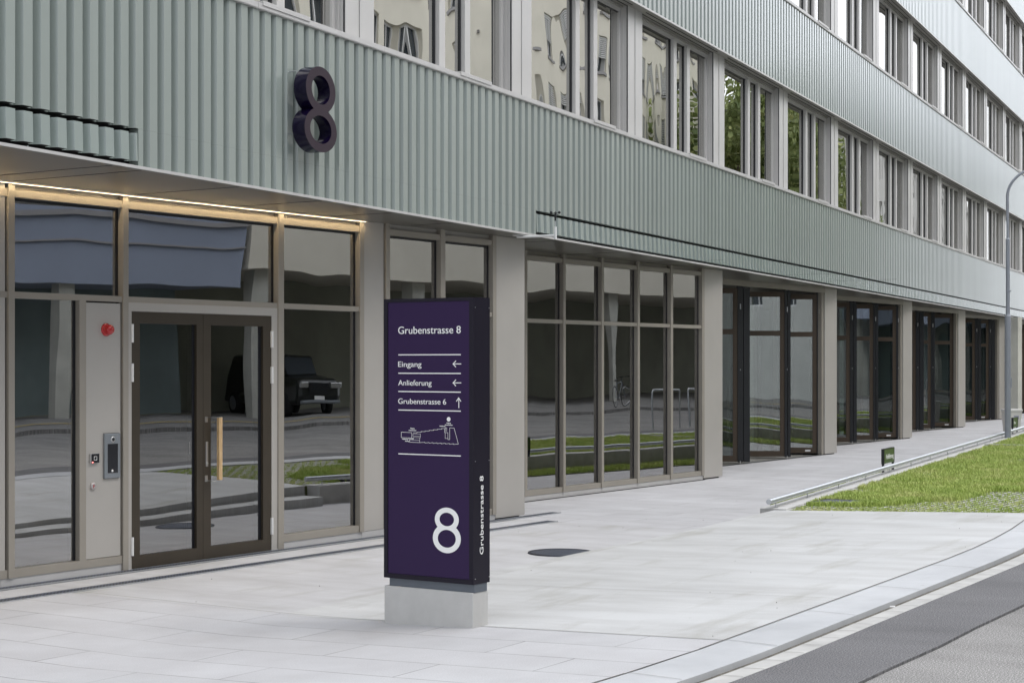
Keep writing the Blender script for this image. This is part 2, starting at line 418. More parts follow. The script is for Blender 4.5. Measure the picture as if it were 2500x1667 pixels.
# opposite pavement, raised behind a kerb
op = MB(); vs = []
for s in RS:
    for d, z in ((10.9,-.1),(10.9,.09),(11.2,.09),(60,.12)): vs.append(GP(s, kz(s)+d, zr(s)+z-.04))
op.add(vs, [(i*4+k, i*4+k+1, i*4+k+5, i*4+k+4) for i in range(len(RS)-1) for k in range(3)])
struct('opposite_pavement', op, ASPHL)
yl = MB()
for (a, b, d) in ((-10, 34, 13.2), (-10, 34, 12.9), (2, 26, 18.2)):
    for s in fr_(a, b-1, int(b-a)-1):
        vs = [GP(x, kz(x)+d+w_, zr(x)+.09-.04+.012+.001*d) for x in (s, s+1.01) for w_ in (0, .12)]
        yl.add(vs, [(0,1,3,2)])
struct('yellow_line', yl, mat('yellow_paint', (.62, .45, .05), .6))

# lawn on a raised bed behind the retaining wall
def wall_o(s): return 2.93
LS = fr_(8.06, 60, 60)
def lawn_in(s):    # G d of the wall's street side
    # wall street side is facade offset 3.12
    a = F2G(0, 3.12); b = F2G(100, 3.12); return a[1]+(b[1]-a[1])*(s-a[0])/(b[0]-a[0])
struct('lawn_bed', sheet(LS, lawn_in, kerb_d, -.012, 5, .4), LAWNP)
LW = lambda sF: E(F2G(sF, 3)[0])+.004
rw = MB(); S_ = fr_(3.585, 60, 20)
vs = []
for s in S_: vs += [(s, -2.86, LW(s)), (s, -3.16, LW(s)), (s, -3.16, -.1), (s, -2.86, -.1)]
n_ = len(S_); fs = [(4*i+k, 4*i+(k+1) % 4, 4*i+4+(k+1) % 4, 4*i+4+k) for i in range(n_-1) for k in range(4)]+[(0,1,2,3), tuple(4*(n_-1)+k for k in (3,2,1,0))]
rw.add(vs, fs)
M = TV(FP(3.585, 2.99)); rwo = thing('retaining_wall', 'low pale concrete retaining wall edging the lawn under the steel rail', 'wall', M)
rw.build('wall_body', WALLC, rwo, FM)
gv = MB(); gv.b(6.3, 58, 2.1, 2.85, .004, .012); struct('grass_strip', gv, SOIL, FM)
ed = MB()
for s in (22.72,):
    vs = [];
    for d in fr_(lawn_in(s), kerb_d(s), 6): vs += [GP(s-.04, d, zp(s, d)+.035), GP(s+.04, d, zp(s, d)+.035), GP(s-.04, d, -.1), GP(s+.04, d, -.1)]
    ed.add(vs, [q for i in range(6) for q in ((4*i,4*i+1,4*i+5,4*i+4), (4*i,4*i+4,4*i+6,4*i+2), (4*i+1,4*i+3,4*i+7,4*i+5))])
struct('lawn_edging', ed, WALLC)

# grass blades
def grass_field(name, pts, hmin, hmax, seed, hs=None):
    rng = np.random.default_rng(seed); n = len(pts); K = 4
    P = np.repeat(np.array(pts, dtype=np.float32), K, axis=0); N_ = n*K
    P[:, :2] += rng.normal(0, .012, (N_, 2))
    ang = rng.uniform(0, 2*np.pi, N_); hh = rng.uniform(hmin, hmax, N_)*(np.repeat(np.array(hs), K) if hs is not None else 1); lean = rng.uniform(.1, .8, N_)*hh; w = rng.uniform(.0025, .005, N_)
    dx, dy = np.cos(ang), np.sin(ang); ox, oy = -dy*w, dx*w
    V = np.zeros((N_, 5, 3), dtype=np.float32)
    V[:, 0] = P+np.stack([ox, oy, 0*ox], 1); V[:, 1] = P-np.stack([ox, oy, 0*ox], 1)
    mid = P+np.stack([dx*lean*.35, dy*lean*.35, hh*.6], 1)
    V[:, 2] = mid-np.stack([ox, oy, 0*ox], 1)*.8; V[:, 3] = mid+np.stack([ox, oy, 0*ox], 1)*.8
    V[:, 4] = P+np.stack([dx*lean, dy*lean, hh], 1)
    me = bpy.data.meshes.new(name); me.vertices.add(N_*5); me.vertices.foreach_set('co', V.ravel())
    base = np.arange(N_)[:, None]*5
    quad = (base+np.array([0,1,2,3])).astype(np.int32); tri = (base+np.array([3,2,4])).astype(np.int32)
    loops = np.concatenate([quad, tri], 1).ravel()
    me.loops.add(N_*7); me.loops.foreach_set('vertex_index', loops)
    me.polygons.add(N_*2); ls = (np.arange(N_)[:, None]*7+np.array([0, 4])).ravel()
    me.polygons.foreach_set('loop_start', ls.astype(np.int32)); me.update(calc_edges=True); me.validate()
    me.materials.append(GRASS)
    o = link(name, me); return tag(o, kind='stuff')
rg = random.Random(9); pts = []; hs_ = []
def bare(s, d):   # worn patches where the paver ribs show, near the street corner of the lawn
    v = .5+.5*math.sin(1.7*s+2.1*math.sin(1.3*d))*math.cos(2.3*d+.8*s)
    edge = max(0, 1-(s-8)/5)*max(0, (d-4.4)/2.2)+.30*max(0, 1-(s-8)/1.2)
    return edge*2.0+.34*v > .33 or v*(.5+.5*math.sin(.9*s+4)) > .83
def dens(s): return 1 if s < 16 else .8
for i in range(150000):
    s = 8.1+rg.random()**1.5*40; a, b = lawn_in(s)+.10, kerb_d(s)-.03
    d = a+rg.random()*(b-a)
    if 22.66 < s < 22.78: continue
    rib = ((d/.105) % 1); br_ = bare(s, d)
    if (s-9.3)**2/.5**2 < 1 and 3.42 < d < 3.98 and 8.95 < s < 9.5: continue
    if rib > (.42 if br_ else .5) and rg.random() < (.995 if br_ else .72): continue
    if br_ and (((s+.07*math.floor(d/.105))/.21) % 1 > .6 or rg.random() < .5): continue
    if not br_ and math.sin(5.1*s+3*math.sin(2.2*d))*math.sin(6.3*d+1.7*s) > .55 and rg.random() < .7: continue
    p = GP(s, d, zp(s, d)-.01); pts.append((p.x, p.y, p.z)); hs_.append(.30 if br_ else 1.)
grass_field('grass', pts, .025, .07, 2, hs_)
pts = []
for i in range(16000):
    s = 6.6+rg.random()*38; o_ = 2.12+rg.random()*.7; p = FP(s, o_, .01); pts.append((p.x, p.y, p.z))
grass_field('verge_grass', pts, .03, .09, 5)

# ------------------------------------------------------------------ small ground things
def drain(name, s0, s1, d0, d1, label):
    t = thing(name, label, 'drain', TV(GP(s0, d0)))
    mb = MB(); mb.b(s0, s1, d0+.012, d1-.012, -.02, .009); mb.build('grate', GRATEM, t, GM)
    mb = MB(); mb.b(s0, s1, d0, d0+.012, -.02, .012); mb.b(s0, s1, d1-.012, d1, -.02, .012); mb.build('edge_rail', STEEL, t, GM)
drain('drain_channel', -6, 8.75, .02, .15, 'dark slotted drain channel running tight along the foot of the glazing')
drain('drain_channel', -6, 7.72, .60, .745, 'dark slotted drain channel parallel to the facade, set out in the pale slab')
t = thing('manhole_cover', 'round dark manhole cover in the pale slab right of the purple sign pillar', 'manhole cover', TV(GP(4.87, 2.55)))
mb = MB(); mb.lathe([(0, .012), (.29, .012), (.30, .010)], 40); mb.build('cover', GRATEM, t, TV(GP(4.87, 2.55)))
mb = MB(); mb.lathe([(.30, .013), (.33, .013), (.335, 0)], 40); mb.build('rim', varied('cast_iron', (.06,.065,.08), .2, 20, .5, .6), t, TV(GP(4.87, 2.55)))
t = thing('drain_grate', 'dark rectangular drain grate half hidden in the grass by the corner of the lawn', 'drain', TV(GP(9.25, 3.7, zp(9.25, 3.7))))
mb = MB(); mb.box(-.27, .27, -.27, .27, -.02, .012)
mb.build('grate', GRATEM, t, TV(GP(9.25, 3.7, zp(9.25, 3.7))) @ RZ(math.atan2(.8351, .5501)))
mb = MB()
for a in (-.29, .27): mb.box(a, a+.02, -.29, .29, -.02, .016); mb.box(-.27, .27, a, a+.02, -.02, .0165)
mb.build('rim', BLACK, t, TV(GP(9.25, 3.7, zp(9.25, 3.7))) @ RZ(math.atan2(.8351, .5501)))
# gravel crumbs and litter on the paving: one scatter
mb = MB(); rg = random.Random(3)
for i in range(60):
    s, d = rg.uniform(-4, 14), rg.uniform(.9, 6.6)
    if d < 3.4: z = 0
    else: z = zp(s, d)
    if s > 8 and d > 2.4: continue
    p = GP(s, d, z); r_ = rg.uniform(.003, .006)
    mb.add([(p.x-r_, p.y-r_, p.z), (p.x+r_, p.y-r_*.6, p.z), (p.x+r_*.7, p.y+r_, p.z), (p.x-r_*.5, p.y+r_*.8, p.z), (p.x, p.y, p.z+r_*1.3)], [(0,1,4),(1,2,4),(2,3,4),(3,0,4),(3,2,1,0)])
tag(mb.build('grit', mat('grit_stone', (.12, .115, .1), .9)), kind='stuff')
b_ = thing('cigarette_butt', 'tiny white cigarette butt lying in the gutter by the kerb', 'litter', TV(GP(1.75, 7.2, zp(1.75, 7.2)-.02)))
mb = MB(); mb.tube([(-.02,0,.012),(.018,.005,.012)], .005, 8); mb.build('filter', WHITEP, b_, TV(GP(1.75, 7.2, zp(1.75, 7.2)-.02)))

# steel rail on the retaining wall
t = thing('handrail', 'round galvanised steel rail on short legs along the top of the lawn wall', 'rail', TV(FP(3.5, 3.0, LW(3.6))))
mb = MB(); rp = [(s, -3.0, LW(s)+.088) for s in fr_(3.45, 58, 30)]; mb.tube(rp, .031, 20); mb.build('tube', STEEL, t, FM)
s = 3.75; k = 0
while s < 52:
    mb = MB(); mb.tube([(0,0,0),(0,0,.07)], .006, 8); mb.box(-.035, .035, -.02, .02, 0, .004)
    mb.build('leg', STEEL, t, TV(FP(s, 3.0, LW(s)-.001)) @ RZ(math.atan2(.9136,.4066)))
    s += 1.62 if k else 1.45; k += 1

# ------------------------------------------------------------------ text helper
def text_mesh(txt, w, h, ext=.0015, weight=0., name='lettering', capref=None):
    """flat lettering in the XZ plane, lower-left at the origin, w wide, capital height h"""
    cu = bpy.data.curves.new(name, 'FONT'); cu.body = txt; cu.size = 1; cu.extrude = .5; cu.offset = weight; cu.resolution_u = 6
    ob = bpy.data.objects.new(name, cu); COL.objects.link(ob); dg = bpy.context.evaluated_depsgraph_get()
    me = bpy.data.meshes.new_from_object(ob.evaluated_get(dg)); bpy.data.objects.remove(ob)
    co = np.zeros(len(me.vertices)*3, dtype=np.float32); me.vertices.foreach_get('co', co); co = co.reshape(-1, 3)
    x0, x1 = co[:, 0].min(), co[:, 0].max(); sx = w/(x1-x0); sy = h/.729
    out = np.stack([(co[:, 0]-x0)*sx, -co[:, 2]*2*ext, co[:, 1]*sy], 1)
    me.vertices.foreach_set('co', out.ravel().astype(np.float32)); me.update(); me.name = name
    bm = bmesh.new(); bm.from_mesh(me); bmesh.ops.recalc_face_normals(bm, faces=bm.faces); bm.to_mesh(me); bm.free()
    return me
def add_text(txt, w, h, mtl, parent, M, weight=.01, ext=.0015, name='lettering'):
    me = text_mesh(txt, w, h, ext, weight, name); me.materials.clear(); me.materials.append(mtl)
    return link(name, me, parent, M)
def ell(cx, cz, rx, rz, n=56, p=2.): 
    out = []
    for k in range(n):
        a = 2*math.pi*k/n; c, s_ = math.cos(a), math.sin(a)
        out.append((cx+rx*math.copysign(abs(c)**(2/p), c), cz+rz*math.copysign(abs(s_)**(2/p), s_)))
    return out
def eight_mesh(name, up, lo, hup, hlo, depth, mats):
    """figure eight: outer outline = union of two ovals; up/lo/hup/hlo = (cx, cz, rx, rz); XZ plane, depth along -Y"""
    def zlo(x): return lo[1]+lo[3]*math.sqrt(max(0, 1-((x-lo[0])/lo[2])**2))
    U = ell(*up, n=96); Lw = ell(*lo, n=96)
    inl = lambda p, e_: ((p[0]-e_[0])/e_[2])**2+((p[1]-e_[1])/e_[3])**2 < 1
    Uo = [p for p in U if not inl(p, lo)]; Lo = [p for p in Lw if not inl(p, up)]
    Uo.sort(key=lambda p: math.atan2(p[0]-up[0], -(p[1]-up[1])) % (2*math.pi))
    Lo.sort(key=lambda p: math.atan2(-(p[0]-lo[0]), p[1]-lo[1]) % (2*math.pi))
    outline = Uo+Lo
    cu = bpy.data.curves.new(name, 'CURVE'); cu.dimensions = '2D'; cu.fill_mode = 'BOTH'; cu.extrude = depth/2
    for poly in (outline, ell(*hup), ell(*hlo)):
        sp = cu.splines.new('POLY'); sp.points.add(len(poly)-1)
        for q, (x, z) in zip(sp.points, poly): q.co = (x, z, 0, 1)
        sp.use_cyclic_u = True
    ob = bpy.data.objects.new(name, cu); COL.objects.link(ob); dg = bpy.context.evaluated_depsgraph_get()
    me = bpy.data.meshes.new_from_object(ob.evaluated_get(dg)); bpy.data.objects.remove(ob); me.name = name
    for v in me.vertices: x, y, z = v.co; v.co = (x, -z, y)
    me.update(); me.materials.clear()
    for m_ in mats: me.materials.append(m_)
    bm = bmesh.new(); bm.from_mesh(me); bmesh.ops.remove_doubles(bm, verts=bm.verts, dist=1e-5); bmesh.ops.recalc_face_normals(bm, faces=bm.faces)
    for f_ in bm.faces: f_.material_index = 0 if f_.normal.y < -.7 else (1 if len(mats) > 1 else 0); f_.smooth = abs(f_.normal.y) < .5
    for e_ in bm.edges:
        if len(e_.link_faces) == 2 and e_.calc_face_angle() > .6: e_.smooth = False
    bm.to_mesh(me); bm.free(); return me

# ------------------------------------------------------------------ sign pillar
SM = TV(GP(0, 4.8475, 0)) @ RZ(math.atan2(-.5501, .8351))     # x along the front (left is negative), y away, z up; origin under the front right corner
def sx_(d): return d-4.8475
zs = zp(0, 4.85)
t = thing('sign_pillar', 'tall dark purple address pillar with white lettering on a concrete block', 'sign', SM @ T(0, 0, zs-.03))
mb = MB(); mb.box(-.768, 0, 0, .19, -.1, .3145); mb.build('concrete_base', PLCONC, t, SM, .006)
mb = MB(); mb.box(-.729, -.004+.008, .012, .168, .3145, .372); mb.build('plinth', PLINTH, t, SM)
mb = MB(); mb.box(-.7665, .0085, .006, .196, .372, 2.35)
fx0, fx1, fz0, fz1 = -.733, -.026, .404, 2.327
for (a, b, c, d) in ((-.7665, fx0, .372, 2.35), (fx1, .0085, .372, 2.35)): mb.box(a, b, -.006, .0058, c, d)
mb.box(fx0, fx1, -.006, .0058, .372, fz0); mb.box(fx0, fx1, -.006, .0058, fz1, 2.35)
bo = mb.build('cabinet', PURPLEK, t, SM)
mb = MB(); mb.box(fx0+.001, fx1-.001, -.001, .0055, fz0+.001, fz1-.001); fp = mb.build('face_panel', PURPLE, t, SM)
mb = MB()
for z in (.41, 1.22, 2.28):
    for y in (.016, .186): mb.tube([(.0085, y, z), (.0115, y, z)], .0035, 8)
mb.build('screw', BRUSH, bo, SM)
def ft(txt, x0, x1, base, cap, weight=.0, name='lettering'): return add_text(txt, x1-x0, cap, WHITE, fp, SM @ T(x0, -.003, base), weight, .0012, name)
X0, X1 = sx_(4.207), sx_(4.748)
ft('Grubenstrasse 8', X0, X1, 2.103, .054)
ft('Eingang', X0, sx_(4.411), 1.87, .040); ft('Anlieferung', X0, sx_(4.499), 1.739, .040); ft('Grubenstrasse 6', X0, sx_(4.624), 1.609, .040)
mb = MB()
for z in (1.955, 1.825, 1.696, 1.565, 1.255): mb.box(X0, X1, -.0022, -.0012, z-.0035, z+.0035)
mb.build('rule_line', WHITE, fp, SM)
def stroke(mb, p, q, w, y=-.0022):
    (x0, z0), (x1, z1) = p, q; L_ = math.hypot(x1-x0, z1-z0); nx, nz_ = -(z1-z0)/L_*w/2, (x1-x0)/L_*w/2
    ex, ez = (x1-x0)/L_*w/2, (z1-z0)/L_*w/2
    c = [(x0-ex+nx, z0-ez+nz_), (x0-ex-nx, z0-ez-nz_), (x1+ex-nx, z1+ez-nz_), (x1+ex+nx, z1+ez+nz_)]
    mb.add([(a, y, b) for a, b in c]+[(a, y+.001, b) for a, b in c], [(0,1,2,3),(7,6,5,4),(0,4,5,1),(1,5,6,2),(2,6,7,3),(3,7,4,0)])
for z in (1.891, 1.76):
    mb = MB(); a, b = sx_(4.684), sx_(4.748)
    stroke(mb, (a+.004, z), (b, z), .006); stroke(mb, (a, z), (a+.022, z+.02), .006, -.0036); stroke(mb, (a, z), (a+.022, z-.02), .006, -.005)
    mb.build('arrow', WHITE, fp, SM)
mb = MB(); x = sx_(4.731); stroke(mb, (x, 1.589), (x, 1.652), .006); stroke(mb, (x, 1.656), (x-.018, 1.634), .006, -.0036); stroke(mb, (x, 1.656), (x+.018, 1.634), .006, -.005)
mb.build('arrow', WHITE, fp, SM)
# site plan
mb = MB()
def mp_(px, py):   # plan drawing units -> panel
    x = sx_(4.234)+(px-240)/(1875-240)*(4.727-4.234)
    return x, 1.409-(py-640-(px-240)*.012)/ (985-640)*.081
def poly(pts, w=.0023, y=-.0022):
    for i in range(len(pts)-1): stroke(mb, mp_(*pts[i]), mp_(*pts[i+1]), w, y-(i % 3)*.0012)
poly([(545, 652), (240, 640), (240, 805), (580, 815), (580, 865), (485, 865), (485, 938), (780, 945), (925, 932), (935, 955), (1040, 935), (1050, 957), (1155, 938), (1165, 960), (1272, 942), (1282, 964), (1388, 944), (1398, 968), (1505, 948), (1515, 970), (1622, 952), (1632, 974), (1740, 958), (1750, 980), (1875, 965), (1755, 497), (1637, 494), (1637, 838), (1583, 838), (1583, 635), (1490, 630), (1490, 520)])
st_ = [(590, 655)]
for i in range(8): st_ += [(590+118*(i+1)-8, 655-20*i), (590+118*(i+1)-8, 655-20*(i+1))]
st_ = st_[:-1]; poly(st_+[(1510, 513)])
poly([(540, 655), (540, 805)], .0018); poly([(575, 685), (795, 690), (795, 760), (575, 750), (575, 685)], .0018); poly([(795, 760), (790, 800), (595, 795), (590, 865)], .0018)
poly([(775, 800), (772, 940)], .0018); poly([(590, 868), (772, 874)], .0018)
poly([(1513, 490), (1560, 492), (1560, 583), (1513, 580), (1513, 490)], .0018, -.006); poly([(1513, 640), (1513, 805), (1583, 808)], .0018, -.006)
poly([(440, 828), (575, 834)], .0016); poly([(440, 842), (575, 848)], .0016)
mb.build('site_plan', WHITE, fp, SM)
mb = MB(); cxp, czp = sx_(4.645), 1.507; pp = [(cxp+.0155*math.cos(a*math.pi/12), czp+.0155*math.sin(a*math.pi/12)) for a in range(24)]
mb.add([(a, -.0028, b) for a, b in pp]+[(a, -.0012, b) for a, b in pp], [tuple(range(24)), tuple(range(47, 23, -1))]+[(i, (i+1) % 24, 24+(i+1) % 24, 24+i) for i in range(24)])
mb.build('location_dot', WHITE, fp, SM)
for tx, cx_, z, w_ in (('Eingang', 4.646, 1.477, .036), ('Grubenstrasse', 4.646, 1.464, .066), ('Anlieferung', 4.592, 1.455, .05), ('Eingang', 4.332, 1.434, .036), ('Grubenstrasse', 4.332, 1.420, .066), ('Anlieferung', 4.266, 1.357, .05), ('Parking', 4.285, 1.343, .034)):
    add_text(tx, w_, .0075, WHITE, fp, SM @ T(sx_(cx_)-w_/2, -.0026, z), .03, .0008)
e8 = eight_mesh('numeral_eight', (.119, .227, .102, .083), (.119, .096, .119, .102), (.119, .228, .062, .047), (.119, .094, .077, .062), .0016, [WHITE])
link('numeral_eight', e8, fp, SM @ T(sx_(4.51), -.0022, .583))
SIDE = SM @ T(.0088, 0, 0) @ Matrix.Rotation(R(90), 4, 'Z') @ Matrix.Rotation(R(-90), 4, 'Y')
add_text('Grubenstrasse 8', 1.116-.574, .044, WHITE, bo, SIDE @ T(.574, -.002, -.112), .0, .0012)

# ------------------------------------------------------------------ the office building
BL = thing('office_building', 'long four storey office building with ribbed sage green bands and greige piers', 'building', TV(FP(30, -6)))
OUT, INN = -.012, -.074
def corr(s0, s1, z0, z1, back=-.10, dz=0.):
    """trapezoid ribs, period .19; edges fall on -4.108 + .19 n"""
    P = .19; pts = []
    n0 = math.floor((s0+4.108)/P)-1; n1_ = math.ceil((s1+4.108)/P)+1
    raw = []
    for n in range(n0, n1_+1):
        e = -4.108+P*n   # outer flat ends at e
        raw += [(e+.008, INN), (e+.054, INN), (e+.0545, INN-.03), (e+.0655, INN-.03), (e+.066, INN+.006), (e+.090, OUT), (e+P, OUT)]
    def at(s):
        for i in range(len(raw)-1):
            (a, oa), (b, ob) = raw[i], raw[i+1]
            if a <= s <= b and b > a: return oa+(ob-oa)*(s-a)/(b-a)
        return OUT
    pts = [(s0, at(s0))]+[p for p in raw if s0+1e-4 < p[0] < s1-1e-4]+[(s1, at(s1))]
    mb = MB(); n = len(pts)
    vs = [(s, -o, z0) for s, o in pts]+[(s, -o, z1) for s, o in pts]+[(s, -back, z0) for s, o in pts]+[(s, -back, z1) for s, o in pts]
    fs = []
    for i in range(n-1):
        fs += [(i, i+1, n+i+1, n+i), (n+i, n+i+1, 3*n+i+1, 3*n+i), (i, 2*n+i, 2*n+i+1, i+1), (2*n+i, 3*n+i, 3*n+i+1, 2*n+i+1)]
    fs += [(0, n, 3*n, 2*n), (n-1, 2*n-1, 4*n-1, 3*n-1)]
    mb.add(vs, fs)
    for i in range(n-1): mb.m[4*i+2] = 1
    return mb
S0, S1 = -9.5, 66.
def band(z0, z1, low=False):
    if low:
        corr(S0, S1, 3.752, z1).build('ribbed_cladding', [GREEN, GAP], BL, FM)
        corr(-4.171, 3.824, 3.455, 3.7515).build('ribbed_cladding', [GREEN, GAP], BL, FM)
        for a, b in ((S0, -4.185), (3.838, S1)):
            o = corr(a, b, -.222, 0, -.072).build('awning_flap', [GREENF, GAP], BL, FM @ T(0, 0, 3.714) @ Matrix.Rotation(R(-1.6), 4, 'X'))
        mb = MB(); mb.b(S0, -4.172, -.14, -.13, 3.44, 3.75); mb.b(3.825, S1, -.14, -.13, 3.44, 3.75); mb.build('awning_slot', GAP, BL, FM)
        # little brackets in the slot
        s = S0+.3
        while s < 40:
            if s < -4.3 or s > 4: mb = MB(); mb.b(s, s+.012, -.12, -.05, 3.455, 3.475); mb.build('slot_bracket', STEEL, BL, FM)
            s += 1.25
    else: corr(S0, S1, z0, z1).build('ribbed_cladding', [GREEN, GAP], BL, FM)
    mb = MB(); mb.b(S0, S1, -.105, -.40, z0+.03, z1-.02); mb.build('band_core', GAP, BL, FM)
    # coping in lengths
    s = S0; L_ = 4.045; first = True; s = -9.5+1.2
    mb = MB(); a = S0
    while a < S1: 
        mb.b(a+.002, min(a+2.35, S1)-.002, .012, -.42, z1+.003, z1+.052); a += 2.35
    mb.b(S0, S1, .008, -.40, z1-.004, z1+.0025)
    mb.build('coping', COPE, BL, FM)
ZB = [(3.455, 5.03), (6.965, 8.53), (10.465, 12.03), (13.965, 15.6)]
for i, (a, b) in enumerate(ZB): band(a, b, i == 0)
# window bays
Wm = MB()   # frames
ZS, ZH = 5.084, 6.955; H_ = ZH-ZS
def frames():
    m1 = MB(); G_ = -.31
    # local: s from bay start, outward distance, z from sill
    m1.b(-.06, 3.46, G_-.05, G_+.03, H_-.09, H_)            # head
    m1.b(-.06, 3.46, G_-.05, G_+.03, 0, .045)               # sill rail
    m1.b(-.06, .03, G_-.05, G_+.03, .045, H_-.09)
    m1.b(1.655, 1.80, G_-.05, G_+.065, .045, H_-.09)
    m1.b(2.31, 2.45, G_-.05, G_+.065, .045, H_-.09)
    m1.b(3.40, 3.46, G_-.05, G_+.03, .045, H_-.09)
    return m1
frame_me = frames().mesh('frame', PIERU)
gm = MB(); 
for a, b in ((.03, 1.63), (1.825, 2.285), (2.475, 3.40)): gm.b(a, b, -.322, -.31, .045, H_-.09)
pane_me = gm.mesh('pane', GLU)
gk = MB()
for a, b in ((1.63, 1.655), (2.285, 2.31)): gk.b(a, b, -.33, -.295, .045, H_-.09)
gk.b(.03, 3.4, -.33, -.298, H_-.105, H_-.0905)
gask_me = gk.mesh('gasket', BLACK)
dm = MB(); dm.b(1.66, 2.47, -.26, -.05, 0.002, .022); dm.b(1.66, 2.47, -.05, .022, -.02, .022); drip_me = dm.mesh('sill', COPE)
pm = MB()
pm.b(3.475, 3.505, -.32, -.19, 0, H_)                    # reveal return
pm.b(3.47, 3.742, -.30, -.172, 0, H_); pm.b(3.742, 3.752, -.30, -.20, 0, H_, 1); pm.b(3.752, 4.045, -.30, -.165, 0, H_)
pm.b(3.47, 4.0, -.5, -.301, 0, H_)
for k in range(3): pm.b(3.462, 3.474, -.295+.04*k, -.275+.04*k, 0, H_, 0)
pm.b(3.4605, 3.471, -.19, -.18, 0, H_, 1)
pier_me = pm.mesh('pier', [PIERU, BLACK])
sm_ = MB()
sm_.b(0, 4.045, -.46, -.001, H_+.001, H_+.012)
for o_ in (-.10, -.19): sm_.b(0.0, 3.47, o_-.014, o_, H_-.0035, H_+.0008, 1)
sm_.b(0, 4.045, -.003, .006, H_-.016, H_+.012, 2)
sm_.b(0.0, 3.46, -.30, -.24, H_-.03, H_+.0008)
soff_me = sm_.mesh('soffit', [SOFFU, GAP, COPE])
for tier in range(3):
    for k in range(-2, 15):
        M = FM @ T(4.045*k, 0, ZS+3.5*tier)
        w = link('window', frame_me, BL, M)
        link('pane', pane_me, w, M); link('gasket', gask_me, w, M)
        link('window_sill', drip_me, w, M)
        link('pier', pier_me, BL, M); link('soffit', soff_me, BL, M)
# interior of the upper floors: dark rooms with pale ceilings
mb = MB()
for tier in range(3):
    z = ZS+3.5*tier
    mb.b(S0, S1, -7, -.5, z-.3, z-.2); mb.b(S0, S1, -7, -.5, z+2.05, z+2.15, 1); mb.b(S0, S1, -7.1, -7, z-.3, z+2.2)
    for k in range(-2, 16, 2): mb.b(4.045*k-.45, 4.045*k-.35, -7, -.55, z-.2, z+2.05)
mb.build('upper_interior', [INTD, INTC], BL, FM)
mb = MB(); mb.b(S0, S1, -14, -.4, 15.45, 15.58); mb.build('roof', SOFFU, BL, FM)
mb = MB(); mb.b(S0, S1, -14.2, -14, 3.5, 15.45); mb.b(S0, S0+.2, -14, -.45, 3.45, 15.45); mb.b(S1-.2, S1, -14, -.45, 0, 15.45); mb.build('rear_wall', INTC, BL, FM)

# ground floor soffit
mb = MB(); mb.b(S0, S1, -.12, .012, 3.43, 3.4535); mb.build('fascia_strip', COPE, BL, FM)
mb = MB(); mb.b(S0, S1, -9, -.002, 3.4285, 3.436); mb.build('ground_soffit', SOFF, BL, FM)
mb = MB()
for s, w_ in ((-.31, .006), (.06, .006), (1.45, .005), (2.85, .004), (4.25, .004), (5.65, .004), (8.6, .006), (11, .004), (13.4, .004), (18, .004), (20.5, .004)):
    q0, q1 = F2G(0, -.02), F2G(20, -.02); dmax = q0[1]+(q1[1]-q0[1])*(s-q0[0])/(q1[0]-q0[0])+.08
    mb = MB(); mb.b(s-w_/2, s+w_/2, -1.2 if s > 8 else .1, max(.12, dmax-.08), 3.4262, 3.4284); mb.build('soffit_joint', GAP, BL, GM)

# teeth of the ground floor
def tooth(n): return F2G(3.95+8.09*(n-1), -.18)
TE = {1: (8.117, 0.)}
for n in range(2, 9): TE[n] = tooth(n)
def gbox(mb, s0, s1, d0, d1, z0, z1, mi=0): mb.b(s0, s1, d0, d1, z0, z1, mi)
# ---- section A: entrance
def vert(mb, s0, s1, z0, z1, dep=.03, back=-.10, D=0): mb.b(s0, s1, D+back, D+dep, z0, z1)
SKY0 = -3.6
mb = MB()
HB, HT = 3.305, 3.37
for a, b in ((.065, .13), (1.377, 1.442), (3.503, 3.588), (4.829, 4.90), (5.285, 5.357), (6.317, 6.405), (7.389, 7.463)):
    vert(mb, a, b, .075 if not (1.3 < a < 3.6) else 0.0, 3.428, .032)
for a, b in ((SKY0, .065), (.13, 1.377), (1.442, 3.503), (3.588, 4.829), (5.357, 6.317), (6.405, 7.389)):
    mb.b(a, b, -.08, .018, HB, HT)                         # head
    if a != 5.357 and a != 6.405: mb.b(a, b, -.08, .018, 2.449, 2.503)  # transom
    else: mb.b(a, b, -.08, .018, 2.449, 2.503)
    if a != 1.442: mb.b(a, b, -.08, .018, .075, .147)
mb.b(.867, .942, -.08, .018, .147, 2.449)
mb.build('glazing_frame', GREIGE2, BL, GM)
mb = MB()
for a, b in ((.13, 1.377), (1.442, 3.503), (3.588, 4.829), (5.357, 6.317), (6.405, 7.389), (-3.0, .0)): mb.b(a, b, -.06, -.03, HT, 3.428)
mb.build('head_panel', GREIGE, BL, GM)
mb = MB(); mb.b(-6, .06, -.1, -.03, 0, .075); 
mb.build('inner_base', COPE, BL, GM)
for a, b in ((-6, -.002), (.002, 1.49), (3.50, 4.88), (4.884, 5.283), (5.287, 7.46)): mb = MB(); mb.b(a, b, -.1 if a > .01 else -.02, .008, -.02, .073); mb.build('base_plinth', COPE, BL, GM)
# panes of section A
def pane(a, b, z0, z1, D, m_=GLG, parent=None): 
    q = MB(); q.b(a, b, D-.046, D-.036, z0, z1); return q.build('pane', m_, parent or BL, GM)
for a, b in ((.13, 1.377), (1.442, 3.503), (3.588, 4.829), (5.357, 6.317), (6.405, 7.389)): pane(a, b, 2.503, HB, 0)
pane(.13, .867, .147, 2.449, 0); pane(3.588, 4.829, .147, 2.449, 0); pane(5.357, 6.317, .147, 2.449, 0); pane(6.405, 7.389, .147, 2.449, 0)
